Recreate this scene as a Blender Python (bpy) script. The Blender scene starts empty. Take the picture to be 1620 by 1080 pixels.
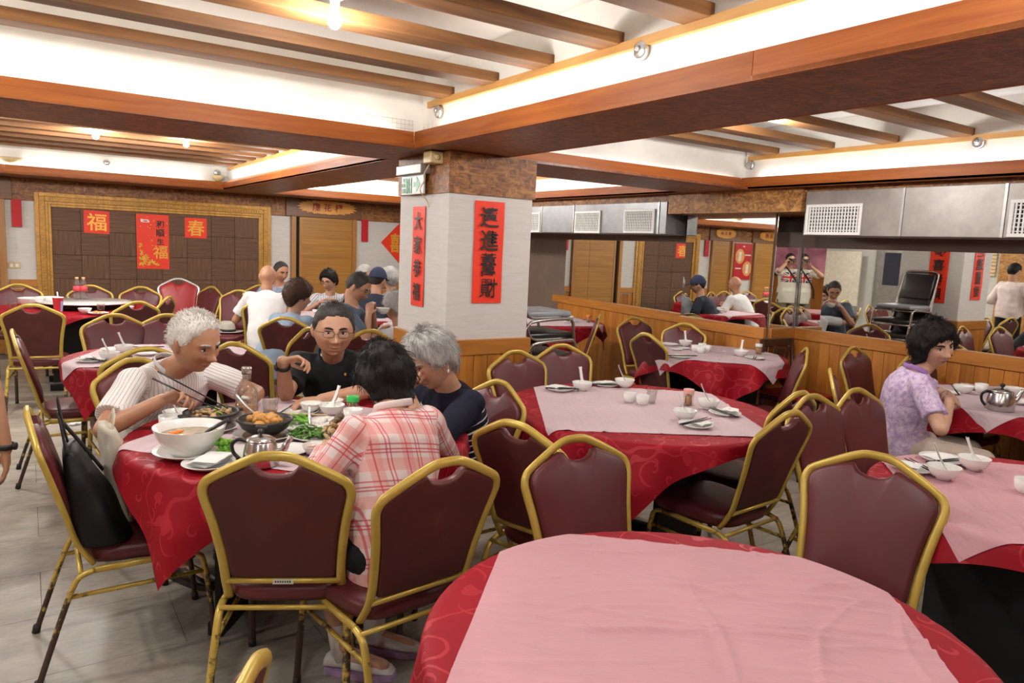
import bpy, bmesh, math, random
import numpy as np
from mathutils import Vector, Matrix, noise as mnoise
random.seed(7); np.random.seed(7)
S = bpy.context.scene
COL = S.collection
PI = math.pi
# ---------------------------------------------------------------- camera, world, exposure
cam_d = bpy.data.cameras.new('camera'); cam = bpy.data.objects.new('camera', cam_d); COL.objects.link(cam)
cam_d.sensor_width = 36.0; cam_d.lens = 36.0 * 1150 / 1620; cam_d.clip_start = 0.02; cam_d.clip_end = 60
cam.matrix_world = Matrix(((0.83312, 0.03512, -0.55197, 0), (-0.55135, 0.13147, -0.82384, 0), (0.04363, 0.99070, 0.12889, 1.52), (0, 0, 0, 1)))
S.camera = cam
S.view_settings.view_transform = 'Standard'; S.view_settings.look = 'None'
S.view_settings.gamma = 1.0; S.view_settings.use_curve_mapping = False
S.view_settings.exposure = 0.14
W = bpy.data.worlds.new('world'); S.world = W; W.use_nodes = True
W.node_tree.nodes['Background'].inputs[0].default_value = (1.0, 0.95, 0.9, 1); W.node_tree.nodes['Background'].inputs[1].default_value = 0.05
S.cycles.max_bounces = 10; S.cycles.diffuse_bounces = 5; S.cycles.glossy_bounces = 6; S.cycles.transmission_bounces = 8; S.cycles.transparent_max_bounces = 12
S.cycles.caustics_reflective = False; S.cycles.caustics_refractive = False
S.cycles.sample_clamp_indirect = 6.0

def area(name, loc, rot, sx, sy, w, col=(1, .96, .9)):
    l = bpy.data.lights.new(name, 'AREA'); l.shape = 'RECTANGLE'; l.size = sx; l.size_y = sy; l.energy = w; l.color = col
    o = bpy.data.objects.new(name, l); o.location = loc; o.rotation_euler = rot; COL.objects.link(o); return o
def point(name, loc, w, r=.04, col=(1, .97, .93)):
    l = bpy.data.lights.new(name, 'POINT'); l.energy = w; l.shadow_soft_size = r; l.color = col
    o = bpy.data.objects.new(name, l); o.location = loc; COL.objects.link(o); return o
R90 = PI / 2
WARM = (1, .93, .84); COOL = (.97, .98, 1)
KL = 1.0
# fluorescent strips lying in the coves above the fascia boards, shining up at the white ceiling
for (x, y, lx, ly, w, c) in ((1.96, 0.5, .06, 6.6, 95, WARM), (-1.0, 4.0, 5.6, .06, 70, WARM), (2.56, 0.5, .06, 6.6, 90, WARM), (3.7, 4.07, 2.2, .06, 60, COOL),
                             (4.92, .2, .06, 7.4, 80, COOL), (1.99, 7.1, .06, 4.6, 75, COOL), (-1., 9.66, 5.6, .06, 70, WARM), (-1., 4.6, 5.6, .06, 60, WARM),
                             (4.92, 7.1, .06, 4.6, 80, COOL), (3.8, 9.66, 2., .06, 45, WARM), (3.7, 4.6, 2., .06, 50, COOL), (2.6, 7.1, .06, 4.6, 60, COOL)):
    area('cove_light', (x, y, 2.135), (PI, 0, 0), lx, ly, w * .18 * KL, c)
# first three are bare coffer bulbs; the rest are added fill lights without fixtures
BULBS_AND_FILLS = [(0.955, 2.665, 1.0), (0.524, 7.266, 1.4), (1.215, 7.149, 1.2), (-.95, 3.0, 1.2), (-.2, .6, .8), (1.1, .8, .42), (-.3, 6.2, 1.3), (3.7, 2.9, 1.0), (3.7, .7, .8), (3.6, 6.5, 1.2), (.4, 5.9, .5), (3.6, 8.4, 1.3), (1.0, -1.4, .9), (3.7, -1.4, .9), (-2.6, -2.2, 1.2), (-2.6, 2.4, 1.2), (-2.4, 6.9, 1.5), (-2.4, 8.9, 1.3)]
for (x, y, k) in BULBS_AND_FILLS: point('bulb_and_fill_light', (x, y, 2.25), 40 * k * KL, .06)

# ---------------------------------------------------------------- helpers
def tag(o, label=None, cat=None, group=None, kind=None):
    if label: o['label'] = label
    if cat: o['category'] = cat
    if group: o['group'] = group
    if kind: o['kind'] = kind
    return o
def empty(name, loc=(0, 0, 0), rz=0.0, label=None, cat=None, group=None, kind=None, parent=None):
    o = bpy.data.objects.new(name, None); o.empty_display_size = .05; COL.objects.link(o); o.location = loc; o.rotation_euler = (0, 0, rz)
    if parent: o.parent = parent
    return tag(o, label, cat, group, kind)
def rotm(rx=0, ry=0, rz=0):
    return Matrix.Rotation(rz, 3, 'Z') @ Matrix.Rotation(ry, 3, 'Y') @ Matrix.Rotation(rx, 3, 'X')
class MB:
    def __init__(s): s.v = []; s.f = []; s.m = []; s.s = []; s.cur = 0; s.uv = {}
    def add(s, vs, fs, smooth=True, mat=None):
        n = len(s.v); s.v += [tuple(p) for p in vs]
        for f in fs: s.f.append(tuple(i + n for i in f)); s.m.append(s.cur if mat is None else mat); s.s.append(smooth)
        return s
    def box(s, c, d, rot=None, b=0.0, smooth=False):
        hx, hy, hz = d[0] / 2, d[1] / 2, d[2] / 2; c = Vector(c); R = rot or Matrix.Identity(3)
        if b <= 0:
            vs = [c + R @ Vector((sx * hx, sy * hy, sz * hz)) for sz in (-1, 1) for sy in (-1, 1) for sx in (-1, 1)]
            return s.add(vs, [(0, 2, 3, 1), (4, 5, 7, 6), (0, 1, 5, 4), (2, 6, 7, 3), (0, 4, 6, 2), (1, 3, 7, 5)], smooth)
        b = min(b, hx * .9, hy * .9, hz * .9)
        bm = bmesh.new(); bmesh.ops.create_cube(bm, size=1.0)
        for v in bm.verts: v.co = Vector((v.co.x * d[0], v.co.y * d[1], v.co.z * d[2]))
        bmesh.ops.bevel(bm, geom=list(bm.edges), offset=b, segments=2, affect='EDGES', profile=.5)
        bm.verts.index_update()
        vs = [c + R @ v.co for v in bm.verts]; fs = [[v.index for v in f.verts] for f in bm.faces]; bm.free()
        return s.add(vs, fs, smooth)
    def tube(s, pts, r, n=8, closed=False, oval=None, caps=True, up=None):
        P = [Vector(p) for p in pts]; N = len(P); vs = []
        rr = r if hasattr(r, '__len__') else [r] * N
        ref = Vector(up) if up else None; prev = None
        for i in range(N):
            a = P[(i - 1) % N] if (closed or i > 0) else P[i]; b2 = P[(i + 1) % N] if (closed or i < N - 1) else P[i]
            t = (b2 - a); t = t.normalized() if t.length > 1e-9 else Vector((0, 0, 1))
            if ref is not None: x = ref - t * ref.dot(t)
            elif prev is None: x = (Vector((0, 0, 1)) if abs(t.z) < .9 else Vector((1, 0, 0))); x = x - t * x.dot(t)
            else: x = prev - t * prev.dot(t)
            if x.length < 1e-6: x = t.orthogonal()
            x.normalize(); prev = x; y = t.cross(x)
            ox, oy = (oval if oval else (1, 1))
            for k in range(n):
                a2 = 2 * PI * k / n; vs.append(P[i] + x * math.cos(a2) * rr[i] * ox + y * math.sin(a2) * rr[i] * oy)
        fs = []
        for i in range(N if closed else N - 1):
            j = (i + 1) % N
            for k in range(n): k2 = (k + 1) % n; fs.append((i * n + k, i * n + k2, j * n + k2, j * n + k))
        if not closed and caps: fs.append(tuple(range(n))[::-1]); fs.append(tuple((N - 1) * n + k for k in range(n)))
        return s.add(vs, fs)
    def lathe(s, prof, n=24, c=(0, 0, 0), sx=1, sy=1, smooth=True):
        vs = []; N = len(prof); c = Vector(c)
        for (r, z) in prof:
            for k in range(n): a = 2 * PI * k / n; vs.append(c + Vector((r * math.cos(a) * sx, r * math.sin(a) * sy, z)))
        fs = [(i * n + k, i * n + (k + 1) % n, (i + 1) * n + (k + 1) % n, (i + 1) * n + k) for i in range(N - 1) for k in range(n)]
        if prof[0][0] > 1e-6: fs.append(tuple(range(n))[::-1])
        if prof[-1][0] > 1e-6: fs.append(tuple((N - 1) * n + k for k in range(n)))
        return s.add(vs, fs, smooth)
    def ell(s, c, r, rot=None, n=16, m=10):
        R = rot or Matrix.Identity(3); c = Vector(c); vs = []; fs = []
        for i in range(m + 1):
            th = PI * i / m
            for k in range(n):
                a = 2 * PI * k / n; vs.append(c + R @ Vector((r[0] * math.sin(th) * math.cos(a), r[1] * math.sin(th) * math.sin(a), r[2] * math.cos(th))))
        for i in range(m):
            for k in range(n): k2 = (k + 1) % n; fs.append((i * n + k, (i + 1) * n + k, (i + 1) * n + k2, i * n + k2))
        return s.add(vs, fs)
    def cone(s, a, b, ra, rb, n=12, flat=False):
        """round cone between two spheres (flat=True: flat ends)"""
        a = Vector(a); b = Vector(b); t = (b - a); L = t.length; t = t / L if L > 1e-9 else Vector((0, 0, 1))
        prof = []
        if flat: prof = [(0, 0), (ra, 0), (rb, L), (0, L)]
        else:
            for i in range(5): th = PI / 2 * i / 4; prof.append((ra * math.sin(th), -ra * math.cos(th)))
            for i in range(5): th = PI / 2 * i / 4; prof.append((rb * math.cos(th), L + rb * math.sin(th)))
        x = t.orthogonal().normalized(); y = t.cross(x); vs = []
        for (r, z) in prof:
            for k in range(n): an = 2 * PI * k / n; vs.append(a + t * z + x * r * math.cos(an) + y * r * math.sin(an))
        N = len(prof)
        fs = [(i * n + k, i * n + (k + 1) % n, (i + 1) * n + (k + 1) % n, (i + 1) * n + k) for i in range(N - 1) for k in range(n)]
        return s.add(vs, fs)
    def grid(s, nx, ny, fn, smooth=True):
        vs = [fn(i / nx, j / ny) for j in range(ny + 1) for i in range(nx + 1)]
        fs = [(j * (nx + 1) + i, j * (nx + 1) + i + 1, (j + 1) * (nx + 1) + i + 1, (j + 1) * (nx + 1) + i) for j in range(ny) for i in range(nx)]
        return s.add(vs, fs, smooth)
    def prism(s, pts, y0, y1):
        """outline in local x,z extruded along y"""
        n = len(pts); vs = [(p[0], y0, p[1]) for p in pts] + [(p[0], y1, p[1]) for p in pts]
        fs = [tuple(range(n)), tuple(range(2 * n - 1, n - 1, -1))] + [(i, n + i, n + (i + 1) % n, (i + 1) % n) for i in range(n)]
        return s.add(vs, fs, False)
    def mesh(s, name, mats):
        me = bpy.data.meshes.new(name); me.from_pydata(s.v, [], s.f)
        for m in (mats if isinstance(mats, (list, tuple)) else [mats]): me.materials.append(m)
        me.polygons.foreach_set('material_index', s.m); me.polygons.foreach_set('use_smooth', s.s); me.update(); return me
    def build(s, name, mats, parent=None, loc=None, kind=None, weld=False):
        me = s.mesh(name, mats); o = bpy.data.objects.new(name, me); COL.objects.link(o)
        if parent: o.parent = parent
        if loc is not None: o.location = loc
        if kind: o['kind'] = kind
        return o
def inst(me, name, parent=None, loc=(0, 0, 0), rot=(0, 0, 0)):
    o = bpy.data.objects.new(name, me); COL.objects.link(o); o.location = loc; o.rotation_euler = rot
    if parent: o.parent = parent
    return o
def copy_tree(o, parent=None):
    c = o.copy(); COL.objects.link(c); c.parent = parent
    for ch in KIDS.get(o.name, [x for x in o.children]): copy_tree(ch, c)
    return c
KIDS = {}
def catmull(P, per=6, closed=False):
    P = [Vector(p) for p in P]; n = len(P); out = []
    for i in range(n if closed else n - 1):
        p0 = P[(i - 1) % n] if closed or i > 0 else P[0]; p1 = P[i]; p2 = P[(i + 1) % n]; p3 = P[(i + 2) % n] if closed or i < n - 2 else P[-1]
        for k in range(per):
            t = k / per
            out.append(.5 * ((2 * p1) + (p2 - p0) * t + (2 * p0 - 5 * p1 + 4 * p2 - p3) * t * t + (3 * p1 - p0 - 3 * p2 + p3) * t ** 3))
    if not closed: out.append(P[-1])
    return out

# ---------------------------------------------------------------- materials
class NT:
    def __init__(s, name):
        s.m = bpy.data.materials.new(name); s.m.use_nodes = True; s.t = s.m.node_tree; s.b = s.t.nodes['Principled BSDF']
    def n(s, t, **k):
        nd = s.t.nodes.new(t)
        for a, v in k.items():
            if a.startswith('i_'):
                key = a[2:]; key = int(key) if key.isdigit() else key.replace('_', ' ')
                nd.inputs[key].default_value = v
            else: setattr(nd, a, v)
        return nd
    def l(s, a, b): s.t.links.new(a, b)
    def coord(s, kind='Object', scale=(1, 1, 1), rot=(0, 0, 0), src=None):
        mp = s.n('ShaderNodeMapping'); mp.inputs['Scale'].default_value = scale; mp.inputs['Rotation'].default_value = rot
        if src is None: src = s.n('ShaderNodeTexCoord').outputs[kind]
        s.l(src, mp.inputs['Vector']); return mp.outputs[0]
    def noise(s, vec, scale=5, detail=4, rough=.55, dist=0):
        nd = s.n('ShaderNodeTexNoise'); nd.inputs['Scale'].default_value = scale; nd.inputs['Detail'].default_value = detail; nd.inputs['Roughness'].default_value = rough; nd.inputs['Distortion'].default_value = dist
        s.l(vec, nd.inputs['Vector']); return nd.outputs['Fac']
    def ramp(s, fac, stops):
        r = s.n('ShaderNodeValToRGB'); e = r.color_ramp.elements
        while len(e) < len(stops): e.new(.5)
        for i, (p, c) in enumerate(stops): e[i].position = p; e[i].color = (*c, 1)
        s.l(fac, r.inputs[0]); return r.outputs[0]
    def math(s, op, a, b=None, c=None):
        nd = s.n('ShaderNodeMath', operation=op)
        for i, x in enumerate((a, b, c)):
            if x is None: continue
            if isinstance(x, (int, float)): nd.inputs[i].default_value = x
            else: s.l(x, nd.inputs[i])
        return nd.outputs[0]
    def mix(s, fac, a, b, mode='MIX'):
        nd = s.n('ShaderNodeMix', data_type='RGBA', blend_type=mode)
        if isinstance(fac, (int, float)): nd.inputs[0].default_value = fac
        else: s.l(fac, nd.inputs[0])
        for x, i in ((a, 6), (b, 7)):
            if isinstance(x, tuple): nd.inputs[i].default_value = (*x, 1)
            else: s.l(x, nd.inputs[i])
        return nd.outputs[2]
    def bump(s, h, st=.3, dist=.002):
        b = s.n('ShaderNodeBump'); b.inputs['Strength'].default_value = st; b.inputs['Distance'].default_value = dist
        s.l(h, b.inputs['Height']); s.l(b.outputs[0], s.b.inputs['Normal'])
    def set(s, col=None, rough=None, metal=None, spec=None, **k):
        for key, v in (('Base Color', col), ('Roughness', rough), ('Metallic', metal), ('Specular IOR Level', spec)):
            if v is None: continue
            if isinstance(v, tuple): s.b.inputs[key].default_value = (*v, 1)
            elif isinstance(v, (int, float)): s.b.inputs[key].default_value = v
            else: s.l(v, s.b.inputs[key])
        for key, v in k.items(): s.b.inputs[key.replace('_', ' ')].default_value = v
        return s.m
def sc(c, k): return tuple(min(1, x * k) for x in c)
def plain(name, col, rough=.5, metal=0, spec=.5, var=.12, vs=14, bump=0, bs=60, **k):
    t = NT(name); v = t.coord()
    f = t.noise(v, vs, 4)
    c = t.ramp(f, [(.3, sc(col, 1 - var)), (.7, sc(col, 1 + var))])
    if bump: t.bump(t.noise(v, bs, 3), bump, .003)
    return t.set(c, rough, metal, spec, **k)
def wood(name, c1, c2, scale=(1.2, 14, 14), rough=.4, rnd=.25, dist=.6, spec=.5):
    t = NT(name); oi = t.n('ShaderNodeObjectInfo'); tc = t.n('ShaderNodeTexCoord')
    add = t.n('ShaderNodeVectorMath', operation='ADD'); t.l(tc.outputs['Object'], add.inputs[0])
    cx = t.n('ShaderNodeCombineXYZ'); m10 = t.math('MULTIPLY', oi.outputs['Random'], 17.3)
    for i in range(3): t.l(m10, cx.inputs[i])
    t.l(cx.outputs[0], add.inputs[1]); v = t.coord(src=add.outputs[0], scale=scale)
    f = t.noise(v, 1.6, 6, .62, dist)
    c = t.ramp(f, [(.28, c1), (.72, c2)])
    hv = t.n('ShaderNodeHueSaturation'); t.l(c, hv.inputs['Color'])
    t.l(t.math('ADD', t.math('MULTIPLY', oi.outputs['Random'], rnd), 1 - rnd / 2), hv.inputs['Value'])
    t.bump(f, .15, .002); return t.set(hv.outputs[0], rough, 0, spec)
def osb(name, c1, c2, c3, rough=.6, sx=1.0):
    t = NT(name); v1 = t.coord(scale=(6 * sx, 22, 22), rot=(.3, .5, .4)); v2 = t.coord(scale=(20, 7, 9), rot=(-.4, .2, .9)); v3 = t.coord(scale=(7, 9, 24), rot=(.2, .9, -.5))
    f = t.math('MAXIMUM', t.math('MAXIMUM', t.noise(v1, 1.6, 3, .6, .8), t.noise(v2, 1.5, 3, .6, .8)), t.noise(v3, 1.5, 3, .6, .8))
    c = t.ramp(f, [(.42, c1), (.55, c2), (.68, c3)]); t.bump(f, .25, .003); return t.set(c, rough)
M = {}
M['white_plaster'] = plain('white_plaster', (.70, .675, .62), .85, var=.10, vs=3, bump=.25, bs=30)
M['ceiling_white'] = plain('ceiling_white', (.80, .785, .75), .9, var=.06, vs=1.5, bump=.2, bs=20)
M['fascia_wood'] = wood('fascia_wood', (.25, .058, .010), (.44, .135, .024), (1.0, 16, 16), .5, .25, .6, .3)
M['fascia_wood_y'] = wood('fascia_wood_y', (.25, .058, .010), (.44, .135, .024), (16, 1.0, 16), .5, .25, .6, .3)
M['slat_wood'] = wood('slat_wood', (.10, .040, .015), (.24, .11, .038), (.9, 12, 12), .55, .4, .6, .3)
M['ledger_wood'] = wood('ledger_wood', (.45, .22, .06), (.62, .34, .10), (2, 2, 12), .5)
M['osb_brown'] = osb('osb_brown', (.080, .022, .010), (.20, .060, .024), (.33, .115, .045), .42, 1.5)
M['osb_gold'] = osb('osb_gold', (.12, .045, .014), (.34, .15, .04), (.58, .30, .09), .55)
M['osb_mid'] = osb('osb_mid', (.09, .03, .012), (.24, .095, .03), (.42, .19, .055), .55)
M['wains_wood'] = wood('wains_wood', (.31, .10, .014), (.55, .22, .036), (10, 10, 1.1), .38, .35)
M['rail_wood'] = wood('rail_wood', (.36, .12, .018), (.56, .23, .042), (1.5, 1.5, 14), .38, .2)
M['jamb_wood'] = wood('jamb_wood', (.30, .13, .03), (.46, .22, .06), (14, 14, 1.0), .42, .15)
M['door_wood'] = wood('door_wood', (.29, .125, .02), (.48, .235, .045), (.7, 4, 26), .42, .08, .3)
M['header_wood'] = wood('header_wood', (.13, .052, .018), (.22, .095, .032), (1, 12, 12), .45, .1)
M['sign_wood'] = wood('sign_wood', (.62, .26, .04), (.80, .40, .075), (2, 8, 8), .4, .1)
M['dark_wood'] = wood('dark_wood', (.035, .012, .007), (.08, .028, .014), (10, 10, 1.2), .35, .2)
M['gold_frame'] = plain('gold_frame', (.46, .235, .045), .45, .3, var=.3, vs=30, bump=.4, bs=90)
M['gap_black'] = plain('gap_black', (.006, .005, .005), .8)
def weave():
    t = NT('bamboo_weave'); tc = t.n('ShaderNodeTexCoord'); oi = t.n('ShaderNodeObjectInfo')
    v = t.coord(scale=(1.5, 1, 55)); f = t.noise(v, 1.5, 3, .7); c = t.ramp(f, [(.3, (.065, .027, .011)), (.5, (.12, .054, .023)), (.72, (.20, .10, .047))])
    hv = t.n('ShaderNodeHueSaturation'); t.l(c, hv.inputs['Color']); t.l(t.math('ADD', t.math('MULTIPLY', oi.outputs['Random'], .2), .95), hv.inputs['Value'])
    t.bump(f, .5, .004); return t.set(hv.outputs[0], .6)
M['weave'] = weave()
def wallpaper(name, col):
    t = NT(name); v = t.coord(scale=(3, 3, 26)); f = t.noise(v, 2.2, 5, .6); g = t.noise(t.coord(), 1.2, 3)
    c = t.mix(.35, t.ramp(f, [(.3, sc(col, .88)), (.7, sc(col, 1.06))]), t.ramp(g, [(.3, sc(col, .93)), (.75, sc(col, 1.05))]))
    t.bump(f, .25, .003); return t.set(c, .75)
M['wallpaper'] = wallpaper('wallpaper', (.66, .63, .60))
M['wallpaper_far'] = wallpaper('wallpaper_far', (.66, .64, .60))
M['mirror'] = NT('mirror_glass').set((.86, .87, .84), .012, 1.0)
M['duct'] = plain('galvanised_duct', (.27, .275, .28), .42, .55, var=.14, vs=9, bump=.15, bs=40)
M['duct_warm'] = plain('galvanised_duct_worn', (.33, .31, .29), .45, .5, var=.14, vs=9, bump=.15, bs=40)
M['grille_white'] = plain('grille_white', (.82, .82, .80), .4, var=.04)
M['dark_inside'] = plain('dark_inside', (.03, .03, .032), .7)
M['strip_brown'] = plain('strip_brown', (.15, .105, .08), .55, var=.12, vs=5)
M['steel'] = plain('steel', (.55, .55, .54), .28, .9, var=.08)
M['steel_dull'] = plain('steel_dull', (.42, .42, .41), .4, .8, var=.12)
M['banner_red'] = plain('banner_red', (.88, .045, .012), .55, var=.05, vs=8)
M['banner_dark'] = plain('banner_crimson', (.50, .006, .012), .6, var=.06)
M['ink'] = plain('ink_black', (.012, .009, .008), .5)
M['gold_ink'] = plain('gold_ink', (.85, .42, .05), .42, .2, var=.2, vs=60)
M['sign_red'] = plain('sign_red', (.36, .02, .01), .5)
M['plastic_ivory'] = plain('plastic_ivory', (.62, .48, .25), .4)
M['plastic_white'] = plain('plastic_white', (.78, .77, .73), .35)
M['sign_white'] = plain('sign_white', (.56, .57, .55), .4)
M['sign_green'] = plain('sign_green', (.012, .25, .10), .4)
M['sign_greenlight'] = plain('sign_pale_green', (.20, .42, .27), .4)
M['brown_gold'] = plain('petal_gold', (.82, .40, .035), .5, var=.3, vs=70)
M['floor_base'] = plain('floor_base', (.13, .12, .105), .8)
def floorm():
    t = NT('floor_vinyl'); tc = t.n('ShaderNodeTexCoord'); ge = t.n('ShaderNodeNewGeometry'); oi = t.n('ShaderNodeObjectInfo')
    v = t.coord(src=ge.outputs['Position'], scale=(2.0, 4.6, 1)); f = t.noise(v, 1.3, 7, .68, .5)
    v2 = t.coord(src=ge.outputs['Position'], scale=(14, 30, 1)); g = t.noise(v2, 1.4, 4, .6)
    c = t.ramp(f, [(.30, (.22, .19, .155)), (.5, (.37, .335, .28)), (.70, (.54, .495, .42))])
    c = t.mix(.22, c, t.ramp(g, [(.35, (.17, .15, .12)), (.7, (.58, .54, .46))]))
    hv = t.n('ShaderNodeHueSaturation'); t.l(c, hv.inputs['Color']); t.l(t.math('ADD', t.math('MULTIPLY', oi.outputs['Random'], .22), .88), hv.inputs['Value'])
    t.l(t.math('ADD', t.math('MULTIPLY', g, .25), .30), t.b.inputs['Roughness'])
    t.bump(g, .06, .002); return t.set(hv.outputs[0])
M['floor'] = floorm()
def emis(name, col, st):
    t = NT(name); t.set(col); t.b.inputs['Emission Color'].default_value = (*col, 1); t.b.inputs['Emission Strength'].default_value = st; return t.m
M['bulb'] = emis('bulb_glow', (1, .97, .92), 14)
M['tube'] = emis('tube_glow', (1, .98, .96), 9)

# ---------------------------------------------------------------- writing
def glyph(body, size, mat, parent, loc, rot, bold=0.0, extrude=.0006, sx=1.0, sz=1.0, shear=0.0, name='lettering'):
    cu = bpy.data.curves.new('txt', 'FONT'); cu.body = body; cu.size = size; cu.align_x = 'CENTER'; cu.align_y = 'CENTER'; cu.extrude = extrude; cu.offset = bold * size; cu.shear = shear; cu.resolution_u = 3
    o = bpy.data.objects.new('txt', cu); COL.objects.link(o)
    dg = bpy.context.evaluated_depsgraph_get(); me = bpy.data.meshes.new_from_object(o.evaluated_get(dg)); me.name = name
    bpy.data.objects.remove(o); bpy.data.curves.remove(cu)
    if len(me.vertices):
        co = np.empty(len(me.vertices) * 3); me.vertices.foreach_get('co', co); co = co.reshape(-1, 3)
        co[:, 0] *= sx; co[:, 1] *= sz; ctr = (co[:, :2].max(0) + co[:, :2].min(0)) / 2; co[:, :2] -= ctr; me.vertices.foreach_set('co', co.ravel())
    me.materials.clear(); me.materials.append(mat)
    ob = bpy.data.objects.new(name, me); COL.objects.link(ob); ob.parent = parent; ob.location = loc; ob.rotation_euler = rot
    return ob
FRONT = (R90, 0, 0)           # text plane facing -Y in the poster's own frame
def poster(name, loc, w, h, mat, rz=0.0, label=None, cat='poster', group=None, tilt=0.0, th=.003, wavy=.002):
    """a sheet of paper whose printed side faces its local -Y"""
    def f(u, v): return ((u - .5) * w, -th - wavy * math.sin(v * 7 + u * 2) * v * (1 - v) * 3, (v - .5) * h)
    mb = MB(); mb.grid(6, 10, f); n = len(mb.v)
    mb.grid(6, 10, lambda u, v: ((.5 - u) * w, 0, (v - .5) * h))
    o = mb.build(name, mat); o.location = loc; o.rotation_euler = (0, tilt, rz); return tag(o, label, cat, group)
# ================================================================ the setting
def boxobj(name, x0, x1, y0, y1, z0, z1, mat, parent=None, kind=None, b=0.0):
    c = ((x0 + x1) / 2, (y0 + y1) / 2, (z0 + z1) / 2); pl = c
    mb = MB(); mb.box((0, 0, 0), (abs(x1 - x0), abs(y1 - y0), abs(z1 - z0)), b=b); o = mb.build(name, mat, parent, pl, kind); return o
XL, YB, YF, XR = -4.6, -5.6, 10.4, 5.46
ZB, ZF, ZC = 2.064, 2.157, 2.55
# floor with vinyl planks
fl = boxobj('floor', XL, 6.4, YB, 11.2, -.08, -.006, M['floor_base'], kind='structure')
pm = MB().box((0, 0, 0), (.898, .448, .006)).mesh('plank', M['floor'])
n = 0
for j in range(-1, 24):
    for i in range(-2, 8):
        x = i * .9 + .45 * (j % 2); y = .3 + j * .45
        if x < -1.2 or x > 6.0 or y < -.4 or y > 10.2: continue
        o = inst(pm, 'plank', fl, (x - (XL + 6.4) / 2, y - (YB + 11.2) / 2, .040)); n += 1
pm2 = MB().box((0, 0, 0), (1, 1, .006)).mesh('plank', M['floor'])
for (x0, x1, y0, y1) in ((XL, -1.44, YB, 10.4), (-1.44, 6.3, YB, -.18)):
    o = inst(pm2, 'plank', fl, ((x0 + x1) / 2 - (XL + 6.4) / 2, (y0 + y1) / 2 - (YB + 11.2) / 2, .0395)); o.scale = (x1 - x0, y1 - y0, 1)
# ceiling slab and slats
ce = boxobj('ceiling', XL, 6.4, YB, 11.2, ZC, ZC + .1, M['ceiling_white'], kind='structure')
def slats(x0, x1, ys, parent=ce, z=2.355):
    me = MB().box((0, 0, 0), (x1 - x0, .125, .05), b=.003).mesh('slat', M['slat_wood'])
    for y in ys: inst(me, 'slat', ce, ((x0 + x1) / 2 - (XL + 6.4) / 2, y - (YB + 11.2) / 2, z - ZC - .05))
slats(XL, 2.0, [3.725 - .46 * k for k in range(0, 18)])
slats(2.42, 4.95, [3.80 - .475 * k for k in range(0, 18)])
slats(XL, 2.12, [4.95 + .43 * k for k in range(0, 11)])
slats(2.58, 4.95, [4.95 + .43 * k for k in range(0, 11)])
# beams: white concrete core, brown strand-board underside, timber fascia boards, timber ledger carrying the slats
def beam(x0, x1, y0, y1, sides, core, dz=0.0, zc0=2.09, und=None):
    r = empty('ceiling_beam', ((x0 + x1) / 2, (y0 + y1) / 2, ZB), kind='structure')
    cx, cy = r.location.x, r.location.y
    def bx(name, a0, a1, b0, b1, c0, c1, mat, b=0): return boxobj(name, a0 - cx, a1 - cx, b0 - cy, b1 - cy, c0 - ZB, c1 - ZB, mat, r, b=b)
    und = und or (x0, x1, y0, y1)
    bx('soffit_panel', *und, ZB + dz, ZB + .016 + dz, M['osb_brown'])
    bx('beam_core', *core, zc0, ZC, M['white_plaster'])
    for s, lo, hi in sides:
        k = max(1, round((hi - lo) / 2.3)); st = (hi - lo) / k
        for i in range(k):
            a, b = lo + i * st, lo + (i + 1) * st - .001
            if s == 'L': bx('fascia_board', x0, x0 + .02, a, b, ZB, ZF, M['fascia_wood_y'], .002)
            if s == 'R': bx('fascia_board', x1 - .02, x1, a, b, ZB, ZF, M['fascia_wood_y'], .002)
            if s == 'F': bx('fascia_board', a, b, y0, y0 + .02, ZB, ZF, M['fascia_wood'], .002)
            if s == 'B': bx('fascia_board', a, b, y1 - .02, y1, ZB, ZF, M['fascia_wood'], .002)
        if s == 'L': bx('ledger', core[0] - .022, core[0], lo, hi, 2.30, 2.335, M['ledger_wood'])
        if s == 'R': bx('ledger', core[1], core[1] + .022, lo, hi, 2.30, 2.335, M['ledger_wood'])
    return r
beam(1.90, 2.50, YB, 4.02, (('L', YB, 3.95), ('R', YB, 4.02)), (2.0, 2.42, YB, 4.1), .001)
beam(XL, 4.87, 3.95, 4.65, (('F', XL, 1.9), ('B', XL, 2.05)), (XL, 4.95, 4.05, 4.55))
rb = beam(2.5, 4.87, 4.02, 4.65, (('F', 2.5, 4.87), ('B', 2.65, 4.87)), (2.5, 4.9, 4.12, 4.5), -.001)
beam(2.05, 2.65, 4.65, 9.6, (('L', 4.65, 9.6), ('R', 4.65, 9.6)), (2.12, 2.58, 4.5, 9.7), .001)
beam(4.87, 6.3, YB, 11.0, (('L', YB, 4.02), ('L', 4.65, 9.6)), (4.95, 6.3, YB, 11.0), .002)
beam(XL, 4.87, 9.6, 11.0, (('F', XL, 2.05), ('F', 2.65, 4.87)), (XL, 4.95, 9.72, 11.0), .0015)
# wire netting standing in the cove by the pillar
wm = MB()
for i in range(34): x = 1.05 + i * .026; wm.tube([(x, 3.985, 2.13), (x + random.uniform(-.004, .004), 3.985, 2.225)], .0009, 4)
for k in range(4): wm.tube([(1.05, 3.985, 2.15 + k * .024), (1.91, 3.985, 2.15 + k * .024)], .0009, 4)
for i in range(36): y = 3.9 - i * .05; wm.tube([(1.935, y, 2.13), (1.94, y, 2.185 + .012 * math.sin(i))], .0009, 4)
tag(wm.build('wire_netting', M['steel_dull']), 'thin wire netting standing above the orange fascia in the corner by the pillar', 'netting', kind='stuff')
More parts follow.
